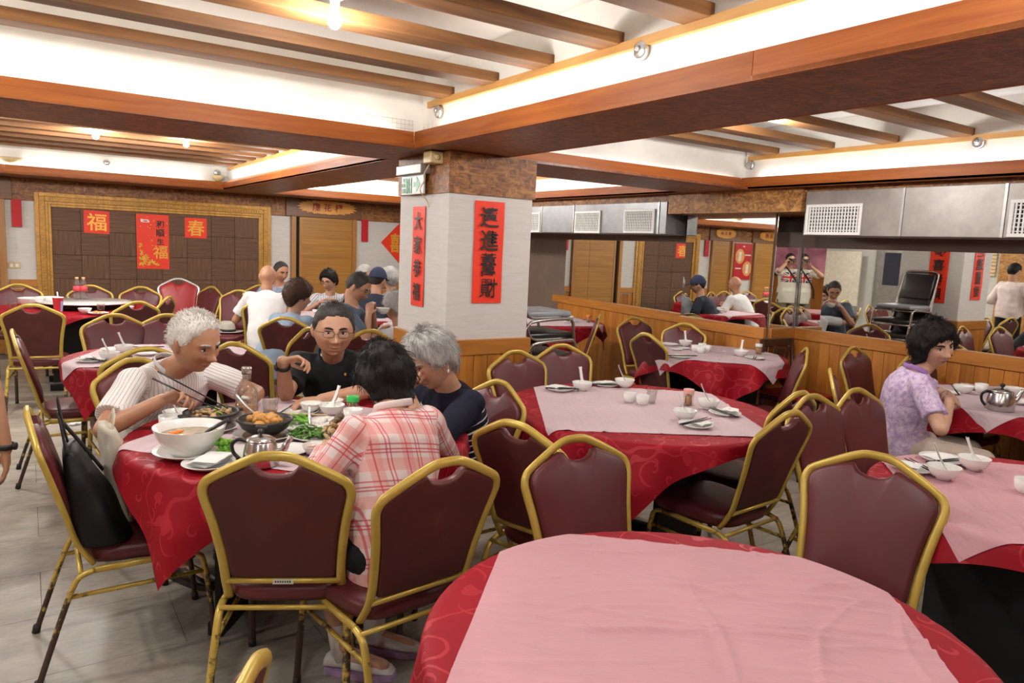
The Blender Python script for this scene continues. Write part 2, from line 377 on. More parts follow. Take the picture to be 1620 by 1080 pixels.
# ---- pillar
PX0, PX1, PY0, PY1 = 2.09, 2.69, 3.85, 4.53
pr = empty('pillar', ((PX0 + PX1) / 2, (PY0 + PY1) / 2, 0), kind='structure')
pcx, pcy = pr.location.x, pr.location.y
def pbox(name, x0, x1, y0, y1, z0, z1, mat, b=0): return boxobj(name, x0 - pcx, x1 - pcx, y0 - pcy, y1 - pcy, z0, z1, mat, pr, b=b)
pbox('pillar_shaft', PX0, PX1, PY0, PY1, .0, 1.83, M['wallpaper'], .006)
pbox('strand_board', PX0 - .012, PX1 + .012, PY0 - .012, PY1 + .012, 1.822, 2.062, M['osb_mid'])
pbox('wainscot_rail', PX0 - .022, PX1 + .022, PY0 - .022, PY1 + .022, .845, .942, M['rail_wood'], .004)
bdm = MB().box((0, 0, 0), (.097, .012, .84), b=.003).mesh('wainscot_board', M['wains_wood'])
for k in range(6):
    inst(bdm, 'wainscot_board', pr, (PX0 + .05 + k * .1 - pcx, PY0 - .008 - pcy, .425)); inst(bdm, 'wainscot_board', pr, (PX0 + .05 + k * .1 - pcx, PY1 + .008 - pcy, .425))
for k in range(7):
    y = PY0 + .035 + k * .1
    inst(bdm, 'wainscot_board', pr, (PX0 - .008 - pcx, y - pcy, .425), (0, 0, R90)); inst(bdm, 'wainscot_board', pr, (PX1 + .008 - pcx, y - pcy, .425), (0, 0, R90))
# ---- far wall
wf = boxobj('wall_far', XL, 6.4, YF, YF + .1, -.01, ZC, M['wallpaper_far'], kind='structure')
wfc = wf.location.copy()
def fw(name, x0, x1, d0, d1, z0, z1, mat, b=0):  # on the far wall: depths measured out of the wall into the room
    return boxobj(name, x0 - wfc.x, x1 - wfc.x, YF - d1 - wfc.y, YF - d0 - wfc.y, z0 - wfc.z, z1 - wfc.z, mat, wf, b=b)
FX = lambda x: x * .9395
FZ = lambda z: 1.52 + (z - 1.52) * .9395
fx0, fx1, fz1 = FX(.10), FX(3.02), FZ(1.945); ix0, ix1, iz1 = FX(.276), FX(2.83), FZ(1.785)
fw('strand_board', XL, 6.0, .0, .03, FZ(1.83), ZB, M['osb_mid'])
# carved gilt frame around the woven panel
fr = empty('picture_frame', ((fx0 + fx1) / 2, YF, 0), label='large gilt carved frame round the brown woven wall panel', cat='frame')
def fbox(name, x0, x1, d0, d1, z0, z1, mat, b=0): return boxobj(name, x0 - fr.location.x, x1 - fr.location.x, -d1, -d0, z0, z1, mat, fr, b=b)
fwid = ix0 - fx0
for (nm, o0, o1, d) in (('outer_moulding', 0, .28, .035), ('carved_band', .28, .62, .045), ('inner_moulding', .62, .82, .03), ('inner_bead', .82, 1.0, .038)):
    a, b = fwid * o0, fwid * o1
    fbox(nm, fx0 + a, fx0 + b, .0, d, 0, fz1 - a, M['gold_frame'], .004); fbox(nm, fx1 - b, fx1 - a, 0, d, 0, fz1 - a, M['gold_frame'], .004)
    fbox(nm, fx0 + b, fx1 - b, 0, d, fz1 - b, fz1 - a, M['gold_frame'], .004)
st = MB(); mid = fwid * .45
for k in range(74): st.box((fx0 + fwid * .6 + k * .0338 + .02 - fr.location.x, -.048, fz1 - mid), (.018, .012, .034), b=.003)
for k in range(54):
    for x in (fx0 + mid, fx1 - mid): st.box((x - fr.location.x, -.048, .03 + k * .0338), (.034, .012, .018), b=.003)
st.build('carved_studs', M['gold_frame'], fr, kind='stuff')
pw = (ix1 - ix0) / 8; ph = pw * .965
pnm = MB().box((0, 0, 0), (pw - .003, .014, ph - .003), b=.002).mesh('woven_panel', M['weave'])
pnv = MB().box((0, 0, 0), (ph - .003, .014, pw - .003), b=.002).mesh('woven_panel', M['weave'])
fbox('backing', ix0, ix1, 0, .008, 0, iz1, M['gap_black'])
for r in range(6):
    for c in range(8):
        z = iz1 - .02 - ph * (r + .5) + .10; 
        if z < 0: continue
        alt = (r + c) % 2
        zz = min(z, iz1 - ph / 2) if r == 0 else z
        if r == 0: zz = iz1 - ph / 2 + .0; 
        zz = iz1 - ph * (r + .5)
        o = inst(pnv if alt else pnm, 'woven_panel', fr, (ix0 + pw * (c + .5) - fr.location.x, -.016, zz), (0, R90 if alt else 0, 0))
# white strips' wainscot, left and right of the frame
bfm = MB().box((0, 0, 0), (.088, .012, .76), b=.003).mesh('wainscot_board', M['wains_wood'])
WZ = FZ(.845)
for (a, b) in ((FX(-.19), fx0), (fx1, FX(3.325)), (FX(4.34), 5.5)):
    fw('wainscot_rail', a, b, 0, .03, WZ - .09, WZ, M['rail_wood'], .003)
    k = 0
    while a + .045 + k * .09 < b: inst(bfm, 'wainscot_board', wf, (a + .045 + k * .09 - wfc.x, YF - .008 - wfc.y, (WZ - .09) / 2 - wfc.z)); k += 1
# doors: the hall door at right of the frame, and two more beyond the picture's left edge (seen in the mirrors)
def slide_door(nm, x0, x1, ztop, gap=None):
    d = empty(nm, ((x0 + x1) / 2, YF, 0), kind='structure')
    def db(name, a0, a1, d0, d1, z0, z1, mat, b=0): return boxobj(name, a0 - d.location.x, a1 - d.location.x, -d1, -d0, z0, z1, mat, d, b=b)
    db('door_jamb', x0 - .06, x0, 0, .07, 0, ztop, M['jamb_wood'], .004); db('door_jamb', x1, x1 + .065, 0, .07, 0, ztop, M['jamb_wood'], .004)
    if gap: db('dark_gap', x0, x0 + gap, 0, .004, 0, ztop, M['gap_black'])
    xa = x0 + (gap or 0)
    db('door_leaf', xa, x1, .0, .03, .01, ztop, M['door_wood'])
    db('door_stile', xa, xa + .04, .03, .036, .01, ztop, M['jamb_wood'], .002); db('middle_rail', xa + .04, x1, .03, .036, .78, .80, M['jamb_wood'], .002)
    db('door_header', x0 - .14, x1 + .14, 0, .06, ztop, ZB, M['header_wood'], .004)
    return d
ZD = FZ(1.834)
slide_door('door_1', FX(3.385), FX(4.275), ZD, .055)
slide_door('door_2', -.70, -.26, ZD); slide_door('door_3', -2.0, -1.38, ZD)
def sign_board(x, z, chars, label, w=.82, h=.19):
    r = empty('sign_board', (x, YF - .062, z), label=label, cat='sign')
    rnd = random.Random(int(x * 100)); pts = []
    N = 46
    for i in range(N):
        a = 2 * PI * i / N; k = 1 + (.10 if i % 2 else -.06) * (1 if abs(math.cos(a)) > .45 else .35)
        c, s_ = math.cos(a), math.sin(a); e = .75
        pts.append((math.copysign(abs(c) ** 1.0, c) * w / 2 * k, math.copysign(abs(s_) ** e, s_) * h / 2 * k))
    mb = MB(); mb.prism(pts, -.022, 0); mb.build('board', M['sign_wood'], r)
    for i, ch in enumerate(chars): glyph(ch, .14 * w, M['sign_red'], r, ((i - (len(chars) - 1) / 2) * .2 * w, -.0235, 0), FRONT, .02)
    return r
sign_board(FX(3.86), FZ(1.99), '廳花櫻', 'carved wooden room sign with red characters above the sliding door')
sign_board(-.50, FZ(1.99), '廳花梅', 'carved wooden room sign seen above the nearer mirrored door', .5)
sign_board(-1.72, FZ(1.99), '廳花蘭', 'carved wooden room sign seen above the second mirrored door', .62)
# red paper hung on the far wall
def vband(name, x, ztop, zbot, w, label):
    return poster(name, (x, YF - .034, (ztop + zbot) / 2), w, ztop - zbot, M['banner_dark'], label=label, cat='banner')
vband('red_banner', FX(-.0865), FZ(1.835), FZ(1.498), .10, 'plain crimson paper strip on the white wall beside the gilt frame')
vband('red_banner', FX(4.487), FZ(1.845), FZ(1.502), .105, 'plain crimson paper strip on the white wall beside the sliding door')
YP = YF - .024
p = poster('red_poster', (FX(.778), YP, FZ(1.604)), FX(.293), FX(.295), M['banner_red'], label='square red poster with the gold character for fortune, beside the tall flower poster', tilt=.02)
glyph('福', .225, M['gold_ink'], p, (0, -.006, 0), FRONT, .012)
p = poster('red_poster', (FX(1.987), YP, FZ(1.587)), FX(.287), FX(.277), M['banner_red'], label='square red poster with the gold character for spring, beside the tall flower poster')
glyph('春', .215, M['gold_ink'], p, (0, -.006, 0), FRONT, .012)
p = poster('red_poster', (FX(1.44), YP, FZ(1.375)), FX(.40), FX(.735), M['banner_red'], label='tall red new year poster with black characters and golden flowers')
for i, (ch, x, z, s_) in enumerate((('和', .085, .225, .10), ('順', .085, .115, .105), ('生', .085, .005, .085))): glyph(ch, s_, M['ink'], p, (x, -.006, z), FRONT, .02)
glyph('福', .18, M['gold_ink'], p, (.085, -.006, -.13), FRONT, .012)
fl_ = MB()
for (cx, cz, r_) in ((-.13, -.25, .075), (-.15, -.14, .05), (-.02, -.28, .065), (.04, -.31, .05), (-.15, -.05, .035), (-.09, -.20, .05)):
    for k in range(9):
        a = k * 2 * PI / 9; c, s_ = math.cos(a), math.sin(a); q = r_ * .52
        px, pz = cx + c * q, cz + s_ * q
        if abs(px) > .16 or pz < -.30: continue
        fl_.ell((px, -.006, pz), (r_ * .42, .0012, r_ * .17), rotm(0, -a, 0), 8, 4)
for k in range(16): fl_.ell((random.uniform(-.16, .17), -.006, random.uniform(-.12, .32)), (.010, .001, .006), rotm(0, random.random() * 3, 0), 6, 4)
fl_.build('flower_print', M['brown_gold'], p, kind='stuff')
lg = MB(); lg.prism([(-.055, -.012), (-.05, .022), (-.02, .012), (.03, .014), (.05, -.006), (.045, -.022), (-.04, -.022)], -.0075, -.005); lo = lg.build('emblem', M['plastic_white'], p, (-.085, 0, .265))
lg = MB(); lg.ell((-.085, -.0085, .258), (.03, .0006, .007)); lg.build('emblem_mark', M['banner_dark'], p)
d_ = FX(.325) * 2 / math.sqrt(2)
p = poster('red_poster', (FX(5.10), YF - .012, FZ(1.50)), d_, d_, M['banner_red'], tilt=PI / 4, label='red diamond poster with gold double-happiness character, partly behind the pillar')
e_ = empty('lettering_holder', parent=p); COL.objects.unlink(e_); bpy.data.objects.remove(e_)
g_ = glyph('囍', .30, M['gold_ink'], p, (0, -.006, 0), (R90, -PI / 4, 0), .02)
# the maroon poster between the two further doors
p = poster('wall_poster', (-1.04, YF - .034, 1.43), .46, .72, M['banner_dark'], label='maroon drinks poster between two timber doors seen in the column mirror')
M['peach'] = plain('peach_print', (.75, .33, .10), .5); M['cream'] = plain('cream_print', (.80, .72, .58), .5)
for (x, z) in ((.09, .10), (-.12, -.14)):
    b_ = MB(); b_.ell((x, -.006, z), (.125, .001, .15), None, 20, 6); b_.build('print_disc', M['peach'], p)
    b_ = MB(); b_.box((x, -.0075, z), (.07, .001, .18), b=.0004); b_.build('print_cup', M['cream'], p)
b_ = MB()
for (x, z, w_) in ((-.12, .13, .16), (.12, -.14, .16), (0, .30, .05)): b_.box((x, -.006, z), (w_, .001, .022))
b_.build('print_line', M['cream'], p, kind='stuff')
# wall switch plate
sp = empty('wall_switch', (FX(-.135), YF, FZ(1.02)), label='cream double switch plate on the white strip beside the gilt frame', cat='switch')
MB().box((0, -.006, 0), (.125, .012, .075), b=.003).build('plate', M['plastic_ivory'], sp)
for x in (-.028, .028): MB().box((x, -.014, 0), (.03, .008, .04), b=.002).build('rocker', M['plastic_white'], sp)
# ---- right wall: three runs with mirrors above timber wainscot (far run, column, near run)
wr = boxobj('wall_right', 5.62, 5.9, YB, 11.0, -.01, ZC, M['strip_brown'], kind='structure')
def wall_run(ax, ay, bx_, by_, zm1, name, tilt_mirror=True, thick=.12, boards=True, hi=1.9, nm=3):
    """wainscot + mirror panels along the line a->b; the room is on the left-hand side of a->b when walking from near to far"""
    L = math.hypot(bx_ - ax, by_ - ay); ang = math.atan2(by_ - ay, bx_ - ax)
    r = empty(name, (ax, ay, 0), ang, kind='structure')          # local +x along the run, local +y into the room
    def lb(nm_, x0, x1, y0, y1, z0, z1, mat, b=0): return boxobj(nm_, x0, x1, y0, y1, z0, z1, mat, r, b=b)
    lb('wall_core', 0, L, -thick, -.012, 0, hi, M['strip_brown'])
    lb('wainscot_rail', 0, L, -.012, .024, .848, .942, M['rail_wood'], .004)
    k = int(L / .092); w_ = L / max(1, k)
    bm_ = MB().box((0, 0, 0), (w_ - .002, .012, .84), b=.0025).mesh('wainscot_board', M['wains_wood'])
    for i in range(k): inst(bm_, 'wainscot_board', r, ((i + .5) * w_, .004, .425))
    for i in range(nm):
        x0, x1 = L * i / nm, L * (i + 1) / nm
        lb('mirror_panel', x0 + .002, x1 - .002, -.012, -.004, .942, zm1, M['mirror'])
    if hi > zm1: lb('top_strip', 0, L, -.012, .0, zm1, hi, M['strip_brown'])
    return r
def along(x0, y0, t, y1): return x0 + t * (y1 - y0)
NT_ = .008
wall_run(along(5.46, 3., NT_, -3.0), -3.0, along(5.46, 3., NT_, 3.835), 3.835, 1.62, 'wall_right_near', nm=3, hi=1.75)
wall_run(5.47, 3.815, 5.124, 3.815, 1.90, 'wall_right_return', nm=1)
wall_run(along(5.13, 4.3, .055, 3.835), 3.835, along(5.13, 4.3, .055, 4.85), 4.85, 1.90, 'wall_right_column', nm=1)
wall_run(5.34, 4.86, 5.34 + .115 * 5.6, 10.46, 1.64, 'wall_right_far', nm=3, hi=1.75)
# strand board band between the two ducts and chrome strip in the mirror corner
boxobj('trim_1', 4.955, 5.62, 3.50, 4.90, 1.885, ZB + .001, M['osb_gold'], kind='structure')
boxobj('trim_2', 5.449, 5.455, 3.808, 3.814, .945, 1.62, M['duct'], kind='structure')
boxobj('trim_5', 4.985, 5.62, YB + .3, 3.5, 2.03, ZB, M['osb_mid'], kind='structure'); boxobj('trim_6', 4.985, 5.62, 4.9, 10.3, 1.995, ZB, M['osb_mid'], kind='structure')
# air ducts with white grilles
def duct(y0, y1, z0, z1, mat, seams, grilles, label, x0=4.97, dep=.34):
    r = empty('air_duct', (x0, (y0 + y1) / 2, z0), label=label, cat='duct'); cy = r.location.y
    boxobj('duct_body', 0, dep, y0 - cy, y1 - cy, 0, z1 - z0, mat, r, b=.004)
    for s_ in seams: boxobj('seam', -.007, .0, s_ - .008 - cy, s_ + .008 - cy, 0.002, z1 - z0 - .002, M['dark_inside'] if s_ < 0 else M['steel_dull'], r)
    for (a, b, c0, c1) in grilles:
        g = MB(); w_ = .022
        for (p0, p1, q0, q1) in ((a, b, c0, c0 + w_), (a, b, c1 - w_, c1), (a, a + w_, c0 + w_, c1 - w_), (b - w_, b, c0 + w_, c1 - w_)):
            g.box((-.008, (p0 + p1) / 2 - cy, (q0 + q1) / 2 - z0), (.016, p1 - p0, q1 - q0), b=.002)
        go = g.build('grille', M['grille_white'], r)
        boxobj('grille_dark', -.002, -.0005, a + w_ - cy, b - w_ - cy, c0 + w_ - z0, c1 - w_ - z0, M['dark_inside'], go)
        v = MB(); k = int((b - a - 2 * w_) / .0235)
        for i in range(k): y = a + w_ + (i + .5) * (b - a - 2 * w_) / k; v.box((-.010, y - cy, (c0 + c1) / 2 - z0), (.008, .0095, c1 - c0 - 2 * w_))
        k = int((c1 - c0 - 2 * w_) / .0235)
        for i in range(k): z = c0 + w_ + (i + .5) * (c1 - c0 - 2 * w_) / k; v.box((-.0045, (a + b) / 2 - cy, z - z0), (.004, b - a - 2 * w_, .007))
        v.build('grille_vanes', M['grille_white'], go, kind='stuff')
    return r
duct(-1.5, 3.475, 1.705, 2.035, M['duct_warm'], [2.724, 2.098, 1.2, .3], [(3.005, 3.455, 1.71, 1.935), (1.62, 2.065, 1.71, 1.935)], 'grey sheet metal air duct with white grilles above the near mirrors')
duct(4.93, 9.3, 1.70, 2.0, M['duct'], [6.318, 6.916, 5.03], [(5.075, 5.50, 1.705, 1.935), (5.86, 6.285, 1.70, 1.93), (6.93, 7.35, 1.70, 1.93)], 'grey sheet metal air duct with white grilles above the mirrors beyond the column')
# ---- walls behind and beside the photographer (seen only in the mirrors)
M['osb_wall'] = osb('osb_wall', (.16, .06, .015), (.42, .19, .045), (.62, .33, .09), .5)
M['panel_wood'] = wood('panel_wood', (.30, .10, .02), (.48, .18, .035), (8, 8, 1), .4, .1)
wl = boxobj('wall_left', XL - .1, XL, YB, 11, -.01, ZC, M['wallpaper_far'], kind='structure')
wb = boxobj('wall_back', XL, 6.3, YB - .1, YB, -.01, ZC, M['panel_wood'], kind='structure')
boxobj('trim_3', XL, XL + .03, 2.0, 6.7, .0, ZB, M['osb_wall'], kind='structure')
boxobj('trim_4', XL, XL + .03, -5.5, 1.0, .0, ZB, M['panel_wood'], kind='structure')
sd = empty('steel_door', (XL + .03, 8.6, 0), label='grey steel service door with a dark glass pane seen in the near mirror', cat='door')
boxobj('door_leaf', 0, .05, -.55, .55, 0, 2.0, M['steel_dull'], sd, b=.004); boxobj('door_pane', .05, .056, -.35, .35, 1.05, 1.75, plain('dark_pane', (.03, .04, .06), .1), sd); boxobj('door_handle', .05, .09, .42, .45, .95, 1.1, M['steel'], sd, b=.004)
bd = empty('menu_board', (XL + .35, 9.75, 0), label='tall pale whiteboard leaning by the steel door seen in the near mirror', cat='board')
boxobj('board_panel', 0, .04, -.45, .45, .55, 1.75, plain('board_cream', (.74, .68, .56), .5), bd, b=.004); boxobj('board_leg', .01, .03, -.44, -.40, 0, .55, M['steel_dull'], bd); boxobj('board_leg', .01, .03, .40, .44, 0, .55, M['steel_dull'], bd)
lv = empty('louvre_blind', (XL + .04, 6.95, 1.35), label='cream slatted window blind beyond the pillar seen in the near mirror', cat='blind')
lm = MB().box((0, 0, 0), (.02, .42, .055), b=.002).mesh('slat', plain('blind_cream', (.80, .62, .34), .5))
for k in range(8): inst(lm, 'slat', lv, (.02, 0, .04 + k * .068), (0, .3, 0))
scn = empty('wall_screen', (XL + .05, -2.95, 1.62), -R90, label='dark framed screen with a pink and blue picture behind the photographer', cat='screen')
boxobj('screen_frame', -.85, .85, 0, .05, -.5, .5, M['ink'], scn, b=.006)
boxobj('screen_panel', -.8, .8, .05, .054, -.45, .45, plain('screen_print', (.55, .22, .30), .3, var=.6, vs=2.2), scn)
# ---- little fittings on the pillar and the beams
ex = empty('exit_sign', (PX0, 4.253, 1.885), label='green and white emergency exit sign hanging on the pillar', cat='sign')
def exb(name, x0, x1, y0, y1, z0, z1, mat, b=0): return boxobj(name, x0, x1, y0, y1, z0, z1, mat, ex, b=b)
exb('sign_housing', -.085, -.012, -.185, .17, .055, .115, M['duct_warm'], .005)
exb('sign_plate', -.052, -.040, -.165, .15, -.065, .056, M['sign_white'], .002)
SL = (R90, 0, -R90)           # text facing -X
def exg(ch, s_, y, z, m=M['sign_green'], b=.01, sx=1): return glyph(ch, s_, m, ex, (-.0535, y, z), SL, b, sx=sx)
exg('避難', .030, .105, .026, M['sign_greenlight'], .01, .9); exg('EXIT', .036, .105, -.040, M['sign_green'], .03)
exg('避難方向', .024, .105, -.006, M['sign_green'], .02, .9)
dr = MB()
for (y, z, w_, h_) in ((.04, .036, .075, .010), (.072, -.012, .010, .09), (.008, -.012, .010, .09)): dr.box((-.054, y, z), (.003, w_, h_))
dr.box((-.054, .042, -.010), (.003, .010, .05)); dr.box((-.054, .050, -.040), (.003, .009, .035), rotm(.5)); dr.box((-.054, .033, -.040), (.003, .009, .035), rotm(-.5)); dr.box((-.054, .040, .004), (.003, .042, .008), rotm(.4)); dr.ell((-.054, .040, .022), (.0015, .008, .008))
dr.build('running_figure', M['sign_green'], ex)
ar = MB(); ar.prism([(-.045, -.012), (-.008, -.012), (-.008, -.04), (.04, 0), (-.008, .04), (-.008, .012), (-.045, .012)], 0, .002)
ao = ar.build('arrow', M['sign_green'], ex, (-.0535, -.075, -.005)); ao.rotation_euler = (0, 0, -R90); ao.scale = (1.15, 1, 1.2)
jb = empty('junction_box', (PX0 - .012, 3.965, 1.99), label='small cream power box at the pillar top above the exit sign', cat='box')
boxobj('box_body', -.085, 0, -.05, .05, 0, .068, M['plastic_ivory'], jb, b=.006)
b_ = MB(); b_.lathe([(.016, 0), (.016, .012), (.008, .014), (0, .014)], 14); o = b_.build('socket', M['plastic_ivory'], jb, (-.045, -.05, .034)); o.rotation_euler = (R90, 0, 0)
cb = MB(); cb.tube(catmull([(2.03, 4.0, 1.99), (2.01, 4.03, 1.93), (2.035, 4.07, 1.9), (2.02, 4.10, 1.84), (2.075, 4.11, 1.78), (2.083, 4.10, 1.74)]), .0035, 6)
tag(cb.build('power_cord', M['plastic_ivory']), 'thin cream cord dangling from the power box past the exit sign', 'cord')
def disc(loc, rot, label):
    r = empty('junction_disc', loc, label=label, cat='fitting'); r.rotation_euler = rot
    MB().lathe([(.0, 0), (.036, 0), (.036, .02), (.03, .026), (0, .026)], 18).build('cover', M['steel'], r)
    b2 = MB(); b2.lathe([(.0, 0), (.012, .0), (.010, .012), (0, .014)], 10, c=(.008, .006, .026)); b2.build('lamp_holder', M['steel_dull'], r)
DL = (0, -R90, 0); DF = (R90, 0, 0)
for loc, rot, lb in (((2.0, 2.164, 2.285), DL, 'round steel junction cover on the white beam side nearest the camera'), ((2.0, 3.82, 2.265), DL, 'round steel junction cover in the inner corner above the pillar'),
                     ((4.95, 2.28, 2.285), DL, 'round steel junction cover on the white cove over the near duct'), ((4.95, 4.00, 2.265), DL, 'round steel junction cover in the cove corner over the column mirror'),
                     ((.80, 9.72, 2.27), DF, 'round steel junction cover in the back cove over the fortune poster'), ((2.0, 9.72, 2.27), DF, 'round steel junction cover at the back cove corner over the spring poster')):
    disc(loc, rot, lb)
for i, (x, y, k_) in enumerate(BULBS_AND_FILLS[:3]):
    lb = {0: 'glowing ceiling bulb between the timber slats in front of the pillar', 1: 'glowing ceiling bulb in the back bay, over the woven panel end with the fortune poster', 2: 'glowing ceiling bulb in the back bay, nearer the pillar of its two'}[i]
    r = empty('ceiling_bulb', (x, y, 2.30), label=lb, cat='lamp')
    b_ = MB(); b_.ell((0, 0, 0), (.026, .026, .03), None, 14, 8); b_.build('bulb_glass', M['bulb'], r)
    b_ = MB(); b_.lathe([(.016, .022), (.016, .07), (.028, .075), (.028, .085)], 14); b_.build('lamp_holder', M['plastic_white'], r)
tb = empty('fluorescent_tube', (3.05, 9.72, 2.185), label='lit fluorescent tube lying in the cove above the timber sign', cat='lamp')
b_ = MB(); b_.tube([(-.5, -.05, 0), (.5, -.05, 0)], .014, 10); b_.build('tube_glass', M['tube'], tb)
b_ = MB(); b_.box((0, .0, 0), (1.06, .04, .05), b=.004); b_.build('tube_fixture', M['plastic_white'], tb)
for (x, y, lb) in ((-.12, 9.68, 'round cream lampshade lying in the back cove at its open end'), (2.0, 9.66, 'small cream lampshade tipped in the back cove corner')):
    r = empty('lamp_shade_dish', (x, y, 2.16), label=lb, cat='lamp'); k = 1.0 if x < 0 else .6
    b_ = MB(); b_.lathe([(.0, 0), (.05 * k, .004), (.10 * k, .035), (.125 * k, .075), (.118 * k, .075), (.09 * k, .04), (.0, .012)], 20); b_.build('dish', M['plastic_ivory'], r)
    b_ = MB(); b_.lathe([(.02 * k, .0), (.02 * k, -.03), (.01 * k, -.035)], 10, c=(0, 0, 0)); b_.build('finial', M['plastic_ivory'], r)
# ---- banners on the pillar
def char_banner(loc, w, h, rz, chars, label, size, sx=1.0):
    p = poster('paper_banner', loc, w, h, M['banner_red'], rz=rz, label=label, cat='banner', wavy=.004)
    k = len(chars)
    for i, ch in enumerate(chars):
        z = h * (.5 - (i + .62) / (k + .25))
        for (c, dx, dz, sx_, sz_) in (ch if isinstance(ch, list) else [(ch, 0, 0, 1, 1)]):
            glyph(c, size, M['ink'], p, (dx * size, -.011, z + dz * size), FRONT, .014, sx=sx_ * sx, sz=sz_)
    return p
PB = [[('辶', -.02, -.05, 1.05, 1.0), ('寶', .10, .10, .62, .66), ('扌', -.20, .06, .5, .55)],
      [('進', 0, 0, 1.0, 1.0), ('日', .22, .28, .34, .30), ('日', .22, .02, .34, .30)],
      [('黃', 0, .26, .9, .55), ('萬', 0, -.24, .9, .62)],
      [('日', -.20, .28, .36, .34), ('日', .08, .28, .36, .34), ('見', -.14, -.12, .62, .62), ('才', .26, 0, .55, .95)]]
char_banner(((2.258 + 2.483) / 2, PY0 - .004, 1.478), .212, .622, 0, PB, 'wide red paper banner with four black lucky characters on the pillar face', .135)
char_banner((PX0 - .004, 4.232, 1.432), .175, .632, -R90, '大家恭禧', 'narrow red paper banner with black characters under the exit sign', .12, .85)
char_banner((PX1 + .004, 4.1, 1.45), .20, .66, R90, '恭喜發財', 'red paper banner on the pillar side that shows in the mirror', .13)
# ================================================================ furniture materials
def vinyl(name, c, rough=.36):
    t = NT(name); v = t.coord(); f = t.noise(v, 5, 3); g = t.noise(v, 160, 2)
    col = t.ramp(f, [(.25, sc(c, .82)), (.75, sc(c, 1.2))]); t.bump(g, .12, .001)
    return t.set(col, rough)
M['vinyl'] = vinyl('burgundy_vinyl', (.098, .0135, .017), .42)
M['back_fabric'] = vinyl('burgundy_back_cloth', (.080, .0125, .0115), .62)
M['red_vinyl'] = vinyl('red_vinyl', (.36, .018, .02), .35)
M['black_vinyl'] = vinyl('black_vinyl', (.022, .020, .020), .3)
M['grey_vinyl'] = vinyl('grey_seat_vinyl', (.30, .33, .36), .35)
def gold_paint():
    t = NT('worn_gold_paint'); v = t.coord(); sep = t.n('ShaderNodeSeparateXYZ'); t.l(v, sep.inputs[0])
    f = t.noise(v, 16, 5, .65); g = t.noise(v, 60, 3, .6)
    base = t.ramp(t.noise(v, 7, 3), [(.3, (.47, .32, .055)), (.7, (.64, .46, .10))])
    thr = t.math('ADD', t.math('MULTIPLY', t.math('SUBTRACT', .30, sep.outputs[2]), .85), t.math('MULTIPLY', t.math('ADD', f, t.math('MULTIPLY', g, .35)), .72))
    k = t.math('MULTIPLY', t.math('SUBTRACT', thr, .50), 14.0); k = t.n('ShaderNodeClamp').outputs[0] if False else k
    cl = t.n('ShaderNodeClamp'); t.l(k, cl.inputs[0])
    c = t.mix(cl.outputs[0], base, (.052, .028, .018))
    t.l(t.math('SUBTRACT', .28, t.math('MULTIPLY', cl.outputs[0], .25)), t.b.inputs['Metallic'])
    t.l(t.math('ADD', .34, t.math('MULTIPLY', cl.outputs[0], .25)), t.b.inputs['Roughness'])
    return t.set(c)
M['gold'] = gold_paint()
M['silver'] = plain('silver_paint', (.62, .62, .63), .32, .6, var=.06)
M['chrome'] = plain('chrome_tube', (.60, .58, .55), .2, .95, var=.05)
M['rubber'] = plain('rubber_foot', (.02, .016, .014), .6)
M['black_base'] = plain('black_table_base', (.008, .008, .008), .7)
M['label_paper'] = plain('label_paper', (.62, .60, .52), .6)
M['white_speck'] = plain('crumpled_paper', (.82, .81, .78), .7)
